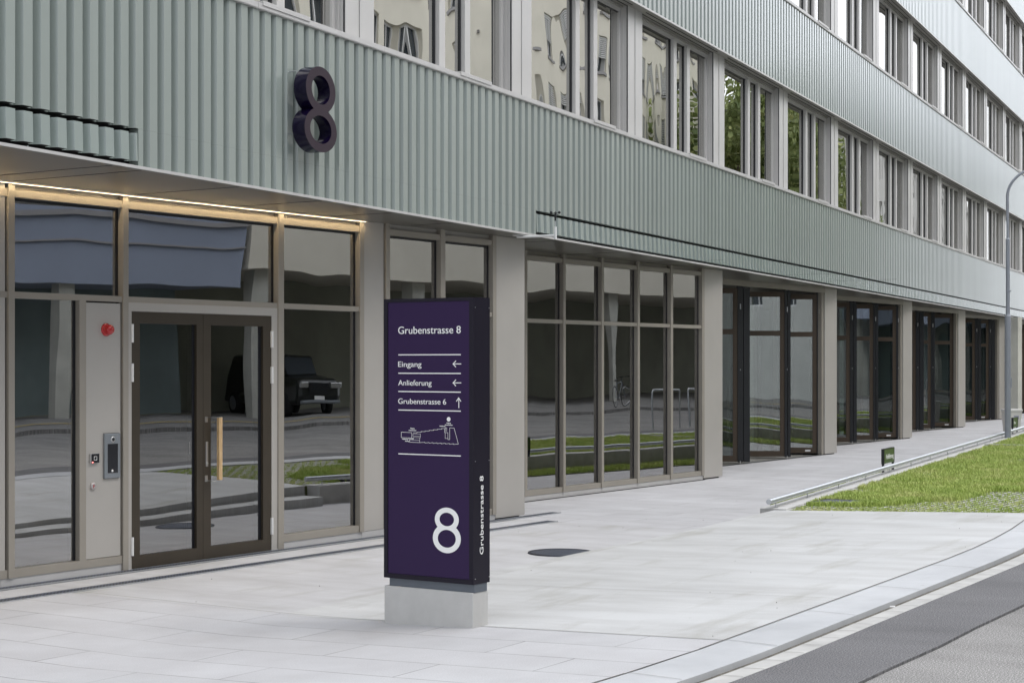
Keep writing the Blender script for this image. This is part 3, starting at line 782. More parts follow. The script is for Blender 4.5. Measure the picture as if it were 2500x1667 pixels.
# black spacer bars at the right of each pane
mb = MB()
for a in (1.377, 3.503, 4.829, 6.317, 7.389): mb.b(a-.035, a-.002, -.07, -.034, 2.503, HB)
for a in (.867, 4.829, 6.317, 7.389): mb.b(a-.035, a-.002, -.07, -.034, .147, 2.449)
for a, b in ((.13, 1.377), (1.442, 3.503), (3.588, 4.829), (5.357, 6.317), (6.405, 7.389)): mb.b(a, b-.036, -.07, -.0345, HB-.028, HB-.001)
mb.build('glazing_gasket', BLACK, BL, GM)
# flat solid panel with the controls
mb = MB(); mb.b(.946, 1.362, -.06, .012, .150, 2.436); mb.build('control_panel_board', GREIGE, BL, GM, .003)
mb = MB(); mb.b(.942, 1.377, -.07, -.058, .147, 2.449); mb.b(1.3625, 1.376, -.055, -.02, .147, 2.449); mb.build('panel_gap', GAP, BL, GM)
# flat piers in line with the glazing
mb = MB(); mb.b(4.902, 5.268, -.12, .012, .074, 3.428); mb.build('greige_panel', GREIGE, BL, GM, .003)
mb = MB(); mb.b(5.269, 5.2845, -.1, -.03, .074, 3.428); mb.b(.045, .0645, -.1, -.03, .074, 3.428); mb.build('panel_gap', GAP, BL, GM)
mb = MB(); mb.b(-3.0, .044, -.12, .012, .074, 3.428); mb.build('greige_panel', GREIGE, BL, GM, .003)
def gpier(s0, s1, D, name='pier'):
    q = MB(); q.b(s0, s1, D-.55, D+.012, .022, 3.4275); o = q.build(name, GREIGE, BL, GM, .004)
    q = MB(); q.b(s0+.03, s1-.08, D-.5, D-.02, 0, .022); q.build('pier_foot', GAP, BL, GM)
    return o
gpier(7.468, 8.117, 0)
# ---- entrance door
DR = thing  # noqa
dz0, dz1 = .012, 2.367
fr = MB(); fr.b(1.442, 1.492, -.08, .02, 0, dz1+.003); fr.b(3.414, 3.503, -.08, .02, 0, dz1+.003); fr.b(1.442, 3.503, -.08, .02, dz1+.003, 2.449)
df = fr.build('entrance_door', GREIGE, BL, GM, .002); 
mb = MB(); mb.b(1.49, 3.414, -.08, .01, .0, .011); mb.build('threshold', BRUSH, df, GM)
def leaf(a, b, g0, g1, name='door_leaf'):
    q = MB(); q.b(a, g0, -.055, .014, dz0, dz1); q.b(g1, b, -.055, .014, dz0, dz1); q.b(g0, g1, -.055, .014, dz0, .126); q.b(g0, g1, -.055, .014, 2.262, dz1)
    return q.build(name, BRONZE, df, GM)
l1 = leaf(1.497, 2.430, 1.60, 2.345); l2 = leaf(2.434, 3.411, 2.540, 3.292)
mb = MB(); mb.b(1.60, 2.345, -.03, -.018, .126, 2.262); mb.build('door_pane', GLD, df, GM)
mb = MB(); mb.b(2.540, 3.292, -.03, -.018, .126, 2.262); mb.build('door_pane', GLD, df, GM)
mb = MB(); mb.b(2.31, 2.3449, -.05, -.0165, .127, 2.261); mb.b(3.25, 3.2919, -.05, -.0165, .127, 2.261); mb.build('door_gasket', BLACK, df, GM)
for s_ in (1.494, 3.413):
    for z0 in ((2.084, 1.724, .134) if s_ < 2 else (2.05, 1.69, .17)):
        q = MB()
        for k in range(3): q.tube([(s_, -.030, z0+k*.057), (s_, -.030, z0+k*.057+.054)], .011, 10)
        q.b(s_-.012, s_+.012, .015, .03, z0, z0+.168); q.build('hinge', WHITEP, df, GM)
mb = MB()
for z in (.765, 1.372): mb.b(2.455, 2.49, .0145, .020, z-.045 if z > 1 else z-.01, z+.008 if z > 1 else z+.05); mb.b(2.462, 2.484, .02, .10, z-.002, z+.003); mb.b(2.462, 2.605, .096, .102, z-.002, z+.003)
mb.build('handle_bracket', BRUSH, df, GM)
mb = MB(); mb.b(2.556, 2.602, .075, .108, .768, 1.3695); mb.build('handle', WOOD, df, GM, .003)
mb = MB(); mb.b(2.466, 2.496, .0145, .022, .90, 1.14); mb.tube([(2.481,-.022,.93),(2.481,-.03,.93)], .009, 12); mb.build('lock_plate', BRUSH, df, GM, .006)
mb = MB(); mb.b(2.272, 2.278, -.016, -.012, 1.03, 1.14); mb.build('door_contact', BRUSH, df, GM)
# warm light strip under the soffit
t = thing('light_strip', 'thin warm white light strip under the soffit above the entrance glazing', 'lamp', TV(GP(2, .05, 3.42)))
mb = MB(); mb.b(-2.5, 4.90, .066, .073, 3.417, 3.4255); mb.build('diffuser', LEDM, t, GM)
mb = MB(); mb.b(-2.5, 4.90, .060, .0638, 3.414, 3.4282); mb.b(-2.5, 4.90, .0752, .079, 3.414, 3.4282); mb.build('channel', BRUSH, t, GM)

# ---- section B glazing
sB, DB = 8.2, TE[2][1]
q = MB(); q.b(8.15, 8.25, DB, -.56, 0, 3.4275); q.build('return_wall', GREIGE, BL, GM)
mull = [(8.95, 9.03), (9.93, 9.99), (10.928, 10.990), (11.996, 12.062), (13.072, 13.138), (14.134, 14.206), (15.203, 15.29)]
# evenly spaced run continues behind the pier
mb = MB(); gk = MB(); hp = MB()
prev = None
for i, (a, b) in enumerate(mull):
    mb.b(a, b, DB-.1, DB+.032, .073, 3.428)
    if i: 
        pa = mull[i-1][1]
        for z0, z1 in ((HB, HT), (2.449, 2.503), (.075, .147)): mb.b(pa, a, DB-.08, DB+.018, z0, z1)
        pane(pa, a, 2.503, HB, DB); pane(pa, a, .147, 2.449, DB)
        gk.b(a-.04, a-.002, DB-.07, DB-.034, 2.503, HB); gk.b(a-.04, a-.002, DB-.07, DB-.034, .147, 2.449)
        hp.b(pa, a, DB-.06, DB-.03, HT, 3.428)
mb.build('glazing_frame', GREIGE2, BL, GM); gk.build('glazing_gasket', BLACK, BL, GM); hp.build('head_panel', GREIGE2, BL, GM)
mb = MB()
for a, b in ((8.25, 10.95), (10.954, 12.02), (12.024, 13.10), (13.104, 14.17), (14.174, 15.27)): mb = MB(); mb.b(a, b, DB-.1, DB+.01, -.02, .072); mb.build('base_plinth', COPE, BL, GM)
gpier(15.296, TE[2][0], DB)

# ---- folding door sections C..H
def fold_leaf(s_out, D, kind, name='folding_door', stack=.085, gl=None):
    """an opened glass leaf, outer hinge post at (s_out, D-.12), swung back into the room parallel to world X"""
    p = GP(s_out, D-.13)
    M = TV(p); w_ = .90
    q = MB(); z0, z1 = .045, 3.30; fwid = .085
    q.box(-fwid, 0, 0, .06, z0, z1); q.box(-w_, -w_+fwid, 0, .06, z0, z1)
    for a, b in ((z0, z0+.11), (2.43, 2.53), (z1-.10, z1)): q.box(-w_+fwid, -fwid, 0, .06, a, b)
    d = q.build(name, BROWN, BL, M)
    q = MB()
    for a, b in ((z0+.11, 2.43), (2.53, z1-.10)): q.box(-w_+fwid, -fwid, .025, .037, a, b)
    q.build('pane', gl or GLF, d, M)
    q = MB(); q.box(.001, stack*.45, -.02, .16, z0-.01, z1+.01); q.box(stack*.45+.012, stack, -.01, .19, z0-.01, z1+.01); q.box(-.02, .10, -.012, .05, 3.30, 3.36)
    # partner leaf folded behind, seen edge-on
    a = Matrix.Rotation(R(118), 4, 'Z')
    for (x0, x1) in ((.1, .19), (.80, .88)):
        vs = [a @ Vector(v) for v in [(x0,-.03,z0),(x1,-.03,z0),(x1,.03,z0),(x0,.03,z0),(x0,-.03,z1),(x1,-.03,z1),(x1,.03,z1),(x0,.03,z1)]]
        q.add(vs, [(0,3,2,1),(4,5,6,7),(0,1,5,4),(1,2,6,5),(2,3,7,6),(3,0,4,7)])
    q.build('hinge_post', BLACK, d, M)
    q = MB()
    for z in (.0, 3.36): q.tube([(.05, -.03, z), (.05, -.03, z+.06)], .008, 8)
    q.tube([(.05,-.032,2.9),(.05,-.032,3.0)], .012, 8); q.tube([(.05,-.032,1.75),(.05,-.032,1.78)], .008, 8)
    q.build('roller', BRUSH, d, M)
    if kind:
        q = MB(); q.box(-.24, -.13, -.003, 0, z0+.03, z0+.065); q.build('sticker', WHITEP, d, M)
    return d
STK = {(3, 0): .23, (3, 1): .12, (3, 2): .12, (4, 0): .16, (4, 1): .12, (5, 0): .22, (6, 0): .2, (6, 1): .2}
leaves = {3: [19.55, 21.66, 23.25], 4: [28.235, 29.692, 31.212], 5: [36.177, 37.386, 39.246], 6: [45.2, 46.6], 7: [53.5, 54.9], 8: [61.5, 62.9]}
for n in range(3, 9):
    s_n, D_n = TE[n]; s_p = TE[n-1][0]; D_p = TE[n-1][1]
    q = MB(); q.b(s_p-.02, s_p+.08, D_n-.2, D_p-.56, 0, 3.4275); q.build('return_wall', GREIGE, BL, GM)
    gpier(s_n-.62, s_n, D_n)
    for i, s in enumerate(leaves[n]): fold_leaf(s, D_n, i == len(leaves[n])-1, stack=STK.get((n, i), .11), gl=GLF2 if (n, i) in ((3, 1), (3, 2), (4, 1), (5, 1)) else GLF)
    # track rails on the ground and at the head
    q = MB(); q.b(s_p+.1, s_n-.62, D_n-.10, D_n-.02, -.01, .010); q.b(s_p+.1, s_n-.63, D_n-.16, D_n+.0, 3.375, 3.4275); q.build('door_track', BLACK, BL, GM)
    q = MB(); q.b(s_p+.1, s_n-.6215, D_n-.02, D_n+.018, 3.33, 3.4275); q.b(s_n-.72, s_n-.622, D_n-.10, D_n-.02, .02, 3.33); q.build('opening_frame', GREIGE2, BL, GM)
# ground floor interior
mb = MB()
mb.b(-6, 8.1, -16, -.11, -.03, .002)
for n in range(2, 9): mb.b(TE[n-1][0] if n > 2 else 8.1, TE[n][0], -16, TE[n][1]-.11, -.03, .002)
mb.b(TE[8][0], 70, -16, TE[8][1]-.11, -.03, .002)
mb.build('interior_floor', INTF, BL, GM)
mb = MB()
def pierced(a, b, d0, d1, wins, z0, z1):
    x = a
    for (p, q_) in wins: mb.b(x, p, d0, d1, 0, 3.43); mb.b(p, q_, d0, d1, 0, z0); mb.b(p, q_, d0, d1, z1, 3.43); x = q_
    mb.b(x, b, d0, d1, 0, 3.43)
pierced(-6, 10.5, -6.6, -6.5, [(6.0, 6.42), (8.62, 9.10)], 2.5, 3.06)
mb.b(10.5, 10.7, -6.6, -1.6, 0, 3.43)
mb.b(3.9, 4.15, -6.5, -3.4, 0, 3.43); mb.b(6.9, 7.15, -5.2, -2.0, 0, 3.43)
pierced(10.7, 70, -12.2, -12, [(12.6, 13.5), (17.5, 19), (24, 26), (32, 34), (40, 43), (50, 53)], .5, 2.9)
for s in (13.5, 20, 27, 34, 41, 48): mb.b(s, s+.45, -6.5, -6.05, 0, 3.43); mb.b(s+2, s+2.2, -13, -7.5, 0, 3.43)
mb.b(-6, 0.2, -3.6, -3.4, 0, 2.6)
mb.build('interior_wall', INTC, BL, GM)
# suspended interior pendants / door far inside
mb = MB(); mb.b(.6, 1.5, -6.49, -6.45, .0, 2.15); mb.b(4.6, 5.5, -6.49, -6.45, .0, 2.15); mb.build('interior_door', SILVER, BL, GM)

# ------------------------------------------------------------------ things fixed to the facade
e8 = eight_mesh('numeral_eight', (0, .565, .266, .212), (0, .196, .292, .202), (0, .563, .165, .132), (0, .20, .192, .128), .13, [EIGHTF, EIGHTS])
t = thing('house_number', 'large dark aubergine number 8 standing off the ribbed green cladding', 'number', TV(FP(-1.68, .06, 3.83)))
link('numeral_eight', e8, t, FM @ T(-1.686, -.135, 3.838))
mb = MB()
for s, z in ((-1.9, 4.55), (-1.5, 4.55), (-1.92, 3.98), (-1.46, 3.98)): mb.tube([(s, .03, z), (s, -.07, z)], .006, 8)
mb.build('standoff', STEEL, t, FM)

t = thing('wind_sensor', 'small cup wind sensor on a white bent bracket under the green band', 'weather sensor', TV(FP(3.45, 0, 3.40)))
mb = MB(); mb.tube([(3.45, .10, 3.405), (3.45, -.40, 3.405)], .015, 12); mb.tube([(3.45, -.40, 3.36), (3.45, -.40, 3.51)], .017, 12); mb.b(3.41, 3.49, -.02, -.14, 3.42, 3.428)
mb.build('bracket', WHITEP, t, FM)
mb = MB(); mb.tube([(3.45, -.40, 3.51), (3.45, -.40, 3.585)], .006, 10); mb.build('rod', BRUSH, t, FM)
mb = MB(); mb.tube([(3.45, -.40, 3.58), (3.45, -.40, 3.66)], .012, 12); 
for k in range(3):
    a = R(20+120*k); mb.tube([(3.45, -.40, 3.672), (3.45+.05*math.cos(a), -.40+.05*math.sin(a), 3.678)], .003, 6)
    mb.lathe([(0, -.018), (.012, -.014), (.018, 0), (.014, .012), (0, .018)], 10, T(3.45+.055*math.cos(a), -.40+.055*math.sin(a), 3.678))
mb.build('cups', BLACK, t, FM)

q = MB(); q.b(8.3, 15.27, DB+.012, DB+.05, -.02, .006); q.build('base_strip', GAP, BL, GM)  # thin dark strip along the foot of the section B plinth
def gthing(name, label, cat, s, z, d=.012): return thing(name, label, cat, GM @ T(s, -d, z))
PX = lambda s, z, d=.0125: GM @ T(s, -d, z)
t = gthing('alarm_beacon', 'round red alarm beacon on the greige panel left of the door', 'alarm light', 1.184, 2.196)
mb = MB(); RX = Matrix.Rotation(R(90), 4, 'X'); mb.lathe([(.058, 0), (.058, .012), (.05, .018), (0, .018)], 28, RX); mb.build('base', RED, t, PX(1.184, 2.196))
mb = MB(); mb.lathe([(.047, .018), (.045, .055), (.036, .07), (0, .072)], 28, RX); mb.build('lens', RED, t, PX(1.184, 2.196))
t = gthing('card_reader', 'small square black card reader with silver rim and tiny red light', 'card reader', 1.034, 1.047)
mb = MB(); mb.box(-.05, .05, -.022, 0, -.044, .044); mb.build('housing', BRUSH, t, PX(1.034, 1.047), .006)
mb = MB(); mb.box(-.044, .046, -.026, -.0221, -.041, .041); mb.build('face', SCREEN, t, PX(1.034, 1.047))
mb = MB()
for a, b, c, d in ((-.014, .014, .014, .0175), (-.014, .014, -.0175, -.014), (-.0175, -.014, -.0175, .0175), (.014, .0175, -.0175, .0175)): mb.box(a, b, -.0275, -.0262, c, d)
mb.build('symbol', WHITE, t, PX(1.034, 1.047))
rl = bpy.data.materials.new('red_light'); rl.use_nodes = True; nn = rl.node_tree.nodes['Principled BSDF']; nn.inputs['Base Color'].default_value = (.8,.05,.05,1); nn.inputs['Emission Color'].default_value = (1, .2, .18, 1); nn.inputs['Emission Strength'].default_value = 3
mb = MB(); mb.box(-.040, -.028, -.0285, -.0262, -.038, -.030); mb.build('indicator', rl, t, PX(1.034, 1.047))
t = gthing('door_intercom', 'tall grey door intercom with camera and dark touch screen', 'intercom', 1.245, 1.06)
P_ = PX(1.245, 1.06)
mb = MB(); mb.box(-.095, .095, -.022, 0, -.202, .202); mb.build('housing', SILVER, t, P_, .005)
mb = MB(); mb.box(-.092, .092, -.003, .001, -.205, .205); mb.build('backplate', BLACK, t, P_)
mb = MB(); mb.box(-.060, .062, -.0235, -.0221, -.155, .108); mb.build('screen', SCREEN, t, P_)
mb = MB(); mb.lathe([(.026, .022), (.025, .027), (.017, .027)], 24, RX @ T(0, 0, 0)); mb.build('camera_ring', BRUSH, t, P_ @ T(.003, 0, .148))
mb = MB(); mb.lathe([(.0165, .022), (.014, .026), (0, .028)], 20, RX); mb.build('camera_lens', SCREEN, t, P_ @ T(.003, 0, .148))
mb = MB(); mb.box(-.063, .065, -.0245, -.0221, -.158, -.1552); mb.build('screen_edge', BRUSH, t, P_)
mb = MB(); mb.lathe([(.012, .0236), (.012, .0248), (0, .025)], 16, RX); mb.build('card_symbol', WHITE, t, P_ @ T(-.006, 0, -.135))
t = gthing('key_switch', 'small round silver key switch marked with a red letter F', 'key switch', 1.025, .798)
mb = MB(); mb.lathe([(.033, 0), (.033, .012), (.029, .017), (0, .017)], 28, RX); mb.build('body', varied('cast_silver', (.5,.47,.46), .05, 9, .35, .6), t, PX(1.025, .798))
add_text('F', .020, .034, mat('red_paint', (.35, .03, .03), .5), t, PX(1.025, .798) @ T(-.010, -.0175, -.017), .01, .0006)

# ------------------------------------------------------------------ lamp post, info signs, bin
lx, ly = 10.327, 35.83; lz = .33; ly_ = 35.83
t = thing('street_lamp', 'slim grey stepped lamp post with curved arm standing in the lawn', 'street lamp', T(lx, ly, lz))
def zl(px): return 1.9-(px-885)*ly/4200
mb = MB(); mb.tube([(lx, ly, lz-.05), (lx, ly, 2.86)], .064, 24); mb.tube([(lx, ly, 2.86), (lx, ly, 2.91)], [.067, .045], 24); mb.build('pole', LAMPM, t)
mb = MB(); mb.tube([(lx, ly, 2.9), (lx, ly, 4.46)], .044, 24); mb.tube([(lx, ly, 4.46), (lx, ly, 4.49)], [.047, .03], 20); mb.box(lx-.03, lx+.055, ly-.05, ly-.03, 3.37, 3.40); mb.build('middle_pole', LAMPM, t)
mb = MB(); ap = [(lx, ly, 4.47), (lx-.01, ly, 5.35)]
for i in range(1, 15):
    a = math.pi*.5*i/14; ap.append((lx-.01+.75*(1-math.cos(a)), ly-.15*(1-math.cos(a)), 5.35+.62*math.sin(a)))
ap += [(lx+1.5, ly-.3, 6.0)]
mb.tube(ap, .029, 16); mb.build('arm', LAMPM, t)
mb = MB(); mb.box(lx+1.4, lx+2.05, ly-.45, ly-.15, 5.95, 6.04); mb.build('lamp_head', LAMPM, t, I4, .03)
mb = MB(); mb.box(lx+.06, lx+.075, ly-.03, ly+.03, lz+1.05, lz+1.25); mb.build('door_hatch', LAMPM, t)

def info(sF, txt, w_, label, n):
    z = LW(sF); M = TV(FP(sF, 2.90, z)) @ RZ(math.atan2(.9136, .4066))
    t = thing('info_sign', label, 'sign', M, 'small green visitor signs on the lawn wall')
    q = MB(); q.box(0, .72, -.02, .018, .125, .335); p = q.build('panel', GREENSIGN, t, M)
    q = MB(); q.box(-.006, -.0005, -.025, .022, .12, .34); q.box(.7205, .726, -.025, .022, .12, .34); q.box(-.006, .726, -.025, .022, .3405, .345); q.build('frame', BLACK, t, M)
    for x in (-.006, .70):
        q = MB(); q.box(x, x+.03, -.018, .014, 0, .1195); q.build('leg', BLACK, t, M)
    add_text(txt, w_, .075, WHITE, p, M @ T(.12, -.021, .19), .012, .0015)
info(10.05, 'Anlieferung', .55, 'small green sign reading Anlieferung behind the steel rail', 0)
info(23.65, 'Pw', .26, 'small green sign reading Pw beside the lamp post', 1)

bp_ = FP(32.0, 1.74); M = TV(bp_) @ RZ(R(12))
t = thing('plastic_bin', 'white plastic bin with a printed label behind the lamp post', 'bin', M)
q = MB(); w0, w1 = .16, .20
q.add([(-w0,-w0,.02),(w0,-w0,.02),(w0,w0,.02),(-w0,w0,.02),(-w1,-w1,.60),(w1,-w1,.60),(w1,w1,.60),(-w1,w1,.60)], [(0,3,2,1),(4,5,6,7),(0,1,5,4),(1,2,6,5),(2,3,7,6),(3,0,4,7)])
q.build('tub', mat('cream_plastic', (.72,.70,.66), .45), t, M, .01)
q = MB(); q.box(-.215, .215, -.215, .215, .601, .66); q.build('rim', mat('cream_rim', (.74,.73,.70), .4), t, M, .012)
q = MB(); q.box(-.03, .11, -.195, -.189, .40, .49); q.build('sticker', mat('label_print', (.35,.36,.45), .6), t, M)

# ------------------------------------------------------------------ opposite side of the street (seen in the glass)
def bldg(name, label, s0, s1, o0, z0, z1, wallm, holes_fn, extra=None, base_open=False, depth=12):
    t = thing(name, label, 'building', TV(FP(s0, o0)))
    # front wall as a grid of boxes around the openings
    mb = MB(); S = sorted(set([s0, s1]+[x for h in holes_fn for x in (h[0], h[1])])); rows = sorted(set((h[2], h[3]) for h in holes_fn))
    zc = z0
    for (a, b) in rows:
        mb.b(s0, s1, o0, o0+.35, zc, a)
        x = s0
        for h in sorted(h for h in holes_fn if (h[2], h[3]) == (a, b)): mb.b(x, h[0], o0, o0+.35, a, b); x = h[1]
        mb.b(x, s1, o0, o0+.35, a, b); zc = b
    mb.b(s0, s1, o0, o0+.35, zc, z1)
    mb.b(s0, s1, o0+depth, o0+depth+.3, z0, z1); mb.b(s0, s0+.3, o0+.35, o0+depth, z0, z1); mb.b(s1-.3, s1, o0+.35, o0+depth, z0, z1)
    mb.b(s0+.3, s1-.3, o0+.35, o0+depth, z0, z0+.3)
    mb.build('wall', wallm, t, FM)
    mb = MB(); mb.b(s0-.3, s1+.3, o0-.3, o0+depth+.5, z1+.001, z1+.35); mb.build('roof', mat(name+'_roof', (.12, .11, .10), .8), t, FM)
    return t
CREAM = varied('cream_render', (.74, .70, .60), .06, .6, .85)
BLINDM = mat('white_blind', (.6, .6, .58), .5)
DARKG = mat('dark_window', (.05, .06, .07), .08)
WFR = mat('white_window_frame', (.7, .7, .7), .4)
GREYB = varied('blue_grey_render', (.30, .34, .43), .06, .5, .8)
SILLM = mat('grey_sill', (.33, .32, .32), .8)
holes = []
sI = 22.0; rows_ = [6.6, 9.8, 13.0, 16.2, 19.3]
k = 0
while sI < 82:
    for z in rows_: holes.append((sI, sI+1.5, z, z+1.95))
    sI += 3.3 if k % 2 else 2.7; k += 1
cb = bldg('apartment_block', 'cream rendered block across the street with white blinds in its windows', 17.5, 84.5, 22., 4.35, 22.4, CREAM, holes)
wf = MB(); wf.b(0, .07, .2, .28, 0, 1.95); wf.b(1.43, 1.5, .2, .28, 0, 1.95); wf.b(.07, 1.43, .2, .28, 0, .07); wf.b(.07, 1.43, .2, .28, 1.88, 1.95); wf.b(.71, .79, .2, .28, .07, 1.88)
wfm = wf.mesh('window', WFR)
wg = MB(); wg.b(.07, 1.43, .3, .32, .07, 1.88); wgm = wg.mesh('glass', DARKG)
wsl = MB(); wsl.b(-.1, 1.6, -.12, .2, -.13, -.002); wslm = wsl.mesh('sill', SILLM)
def blind(frac):
    q = MB(); z = 1.9
    while z > 1.9-1.85*frac: q.b(.03, 1.47, .06, .10, z-.055, z); z -= .105
    return q.mesh('blind', BLINDM)
bls = [blind(.25), blind(.6), blind(.95)]
rg = random.Random(12)
for i, h in enumerate(holes):
    if i >= 100: break
    M = FM @ T(h[0], -22.0, h[2]); w = link('window', wfm, cb, M); link('glass', wgm, w, M); link('sill', wslm, w, M)
    if rg.random() < .72: link('blind', rg.choice(bls), w, M)
# remaining windows as one part
mb = MB()
for h in holes[100:]: mb.b(h[0], h[1], 22.3, 22.32, h[2], h[3])
tag(mb.build('far_window', DARKG, cb, FM), kind='stuff')
mb = MB()
for s in [18+6.2*i for i in range(11)]: mb.b(s, s+.4, 22.36, 22.76, .3, 4.35)
mb.build('column', INTC, cb, FM)
mb = MB(); mb.b(17.5, 30, 27.3, 27.6, .2, 4.35); mb.b(30, 40.2, 29, 29.3, .2, 4.35); mb.b(40.2, 84.5, 29, 29.3, .2, 4.35); mb.build('undercroft_wall', varied('undercroft', (.36,.37,.30), .2, .4, .8), cb, FM)
holes = [(x, x+2.6, z, z+1.7) for z in (7.2, 10.6) for x in fr_(-6.5, 13, 5)]
gb = bldg('office_block', 'blue grey office block across the street with wide window bands', -8, 17.3, 22., 3.9, 15.2, GREYB, holes)
mb = MB(); mb.b(-8, 17.3, 24.6, 24.9, .2, 3.9); mb.build('lobby_wall', varied('teal_render', (.20,.25,.25), .2, .6, .6), gb, FM)
mb = MB(); mb.b(-8, 17.3, 21.9, 21.999, 5.5, 5.62); mb.b(-8, 17.3, 21.93, 21.999, 4.9, 4.94); mb.b(-8, 17.3, 21.9, 21.999, 7.0, 7.1); mb.build('ledge', SILLM, gb, FM)
mb = MB()
for q_ in (-7.5, -1, 5.5, 12): mb.b(q_, q_+.4, 22.2, 22.6, .3, 3.9)
mb.build('column', INTC, gb, FM)
wq = MB(); wq.b(0, 2.6, .28, .30, 0, 1.7); wqm = wq.mesh('glass', DARKG); wf2 = MB(); wf2.b(0, 2.6, .2, .27, 0, .08); wf2.b(0, 2.6, .2, .27, 1.62, 1.7); wf2.b(0, .08, .2, .27, .08, 1.62); wf2.b(1.26, 1.34, .2, .27, .08, 1.62); wf2.b(2.52, 2.6, .2, .27, .08, 1.62); wf2m = wf2.mesh('window', BLACK)
for h in holes:
    M = FM @ T(h[0], -22.0, h[2]); w = link('window', wf2m, gb, M); link('glass', wqm, w, M)
PALEB = varied('pale_plaster', (.56, .57, .54), .08, .5, .8)
hb = [(x, x+1.5, z, z+2.1) for z in (4.5, 8.2, 11.9) for x in fr_(-56, -12, 10)]
pb = bldg('corner_block', 'pale plastered corner block across the street, on the left of the grey office block', -58, -8.3, 22., .2, 15.8, PALEB, hb)
for h in hb:
    M = FM @ T(h[0], -22.0, h[2]); w = link('window', wfm, pb, M); link('glass', wgm, w, M)
holes = [(x, x+1.4, z, z+1.9) for z in (1.4, 5.0, 8.6, 12.2, 15.8) for x in fr_(114, 158, 14)]
WR = varied('white_render', (.72, .71, .68), .05, .5, .85)
vb = bldg('white_house', 'tall white rendered house with dark hipped roof beyond the trees across the street', 110, 162, 19., .2, 18.8, WR, holes)
for h in holes:
    M = FM @ T(h[0], -19.0, h[2]); w = link('window', wfm, vb, M); link('glass', wgm, w, M)
mb = MB(); mb.add([(109, -18.4, 19.15), (163, -18.4, 19.15), (163, -31.8, 19.15), (109, -31.8, 19.15), (112, -25, 24.6), (160, -25, 24.6)], [(0,1,5,4),(2,3,4,5),(1,2,5),(3,0,4),(3,2,1,0)])
mb.build('hipped_roof', mat('slate', (.13,.13,.15), .7), vb, FM)
t = bldg('tower_block', 'tall pale block far down the street', 128, 170, 40., .2, 24, varied('pale_render', (.5,.53,.58), .05, .3, .8), [(x, x+2, z, z+1.6) for z in (14, 17.5, 21) for x in fr_(130, 166, 9)], depth=10)

# trees across the street
LEAF = mat('leaf', (.09, .15, .03), .55)
m = LEAF; N, L, B = nodes(m); ge = add(m, 'ShaderNodeNewGeometry')
L.new(ramp(m, noise(m, ge.outputs['Position'], .9, 4), [(.3, (.13, .18, .06)), (.55, (.30, .36, .13)), (.75, (.55, .54, .24))]), B.inputs['Base Color'])
BARK = varied('bark', (.10, .08, .06), .3, 9, .9, bmp=.5)
def tree_mesh(seed):
    rng = np.random.default_rng(seed); cl = []
    for i in range(60):
        a = rng.uniform(0, 6.28); u = rng.uniform(-1, 1); r = rng.uniform(.35, 1)**.6
        cl.append((3.9*r*math.sqrt(1-u*u)*math.cos(a), 3.9*r*math.sqrt(1-u*u)*math.sin(a), 7.6+4.6*r*u, rng.uniform(.7, 1.25)))
    V = []; 
    for (x, y, z, r) in cl:
        n = 150; d = rng.normal(size=(n, 3)); d /= np.linalg.norm(d, axis=1)[:, None]; P = np.array([x, y, z])+d*(r*rng.uniform(.4, 1, n)**.5)[:, None]
        a = rng.normal(size=(n, 3)); a /= np.linalg.norm(a, axis=1)[:, None]; b = np.cross(a, rng.normal(size=(n, 3))); b /= np.linalg.norm(b, axis=1)[:, None]
        s = rng.uniform(.10, .2, n)[:, None]
        V.append(np.stack([P-a*s, P+b*s*.6, P+a*s, P-b*s*.6], 1))
    V = np.concatenate(V).reshape(-1, 3); F_ = np.arange(len(V)).reshape(-1, 4)
    me = bpy.data.meshes.new('crown'); me.from_pydata(V.tolist(), [], F_.tolist()); me.materials.append(LEAF); me.update()
    q = MB(); q.tube([(0,0,-.2),(.05,.02,2),(.0,.1,4.5),(.1,.0,7)], [.24,.19,.15,.08], 10)
    for i in range(7):
        a = i*.9; q.tube([(0,.05,3+.4*i), (1.0*math.cos(a), 1.0*math.sin(a), 4.6+.5*i), (2.4*math.cos(a), 2.4*math.sin(a), 6.3+.5*i)], [.09,.06,.02], 7)
    return me, q.mesh('trunk', BARK)
tm = [tree_mesh(s) for s in (1, 2)]
tl = ['leafy green tree nearest the cream block', 'leafy green tree second along the opposite pavement', 'leafy green tree third along the opposite pavement', 'leafy green tree fourth along the opposite pavement', 'leafy green tree fifth along the opposite pavement', 'leafy green tree farthest along the opposite pavement']
for i, (s, o_, sc) in enumerate([(75.5, 17.2, 1.4), (82, 18.4, 1.45), (88, 19.2, 1.3)]):
    M = TV(FP(s, o_, .4)) @ RZ(i*1.3) @ Matrix.Scale(sc, 4)
    t = thing('street_tree', tl[i], 'tree', M, 'trees along the opposite pavement')
    link('crown', tm[i % 2][0], t, M); link('trunk', tm[i % 2][1], t, M)

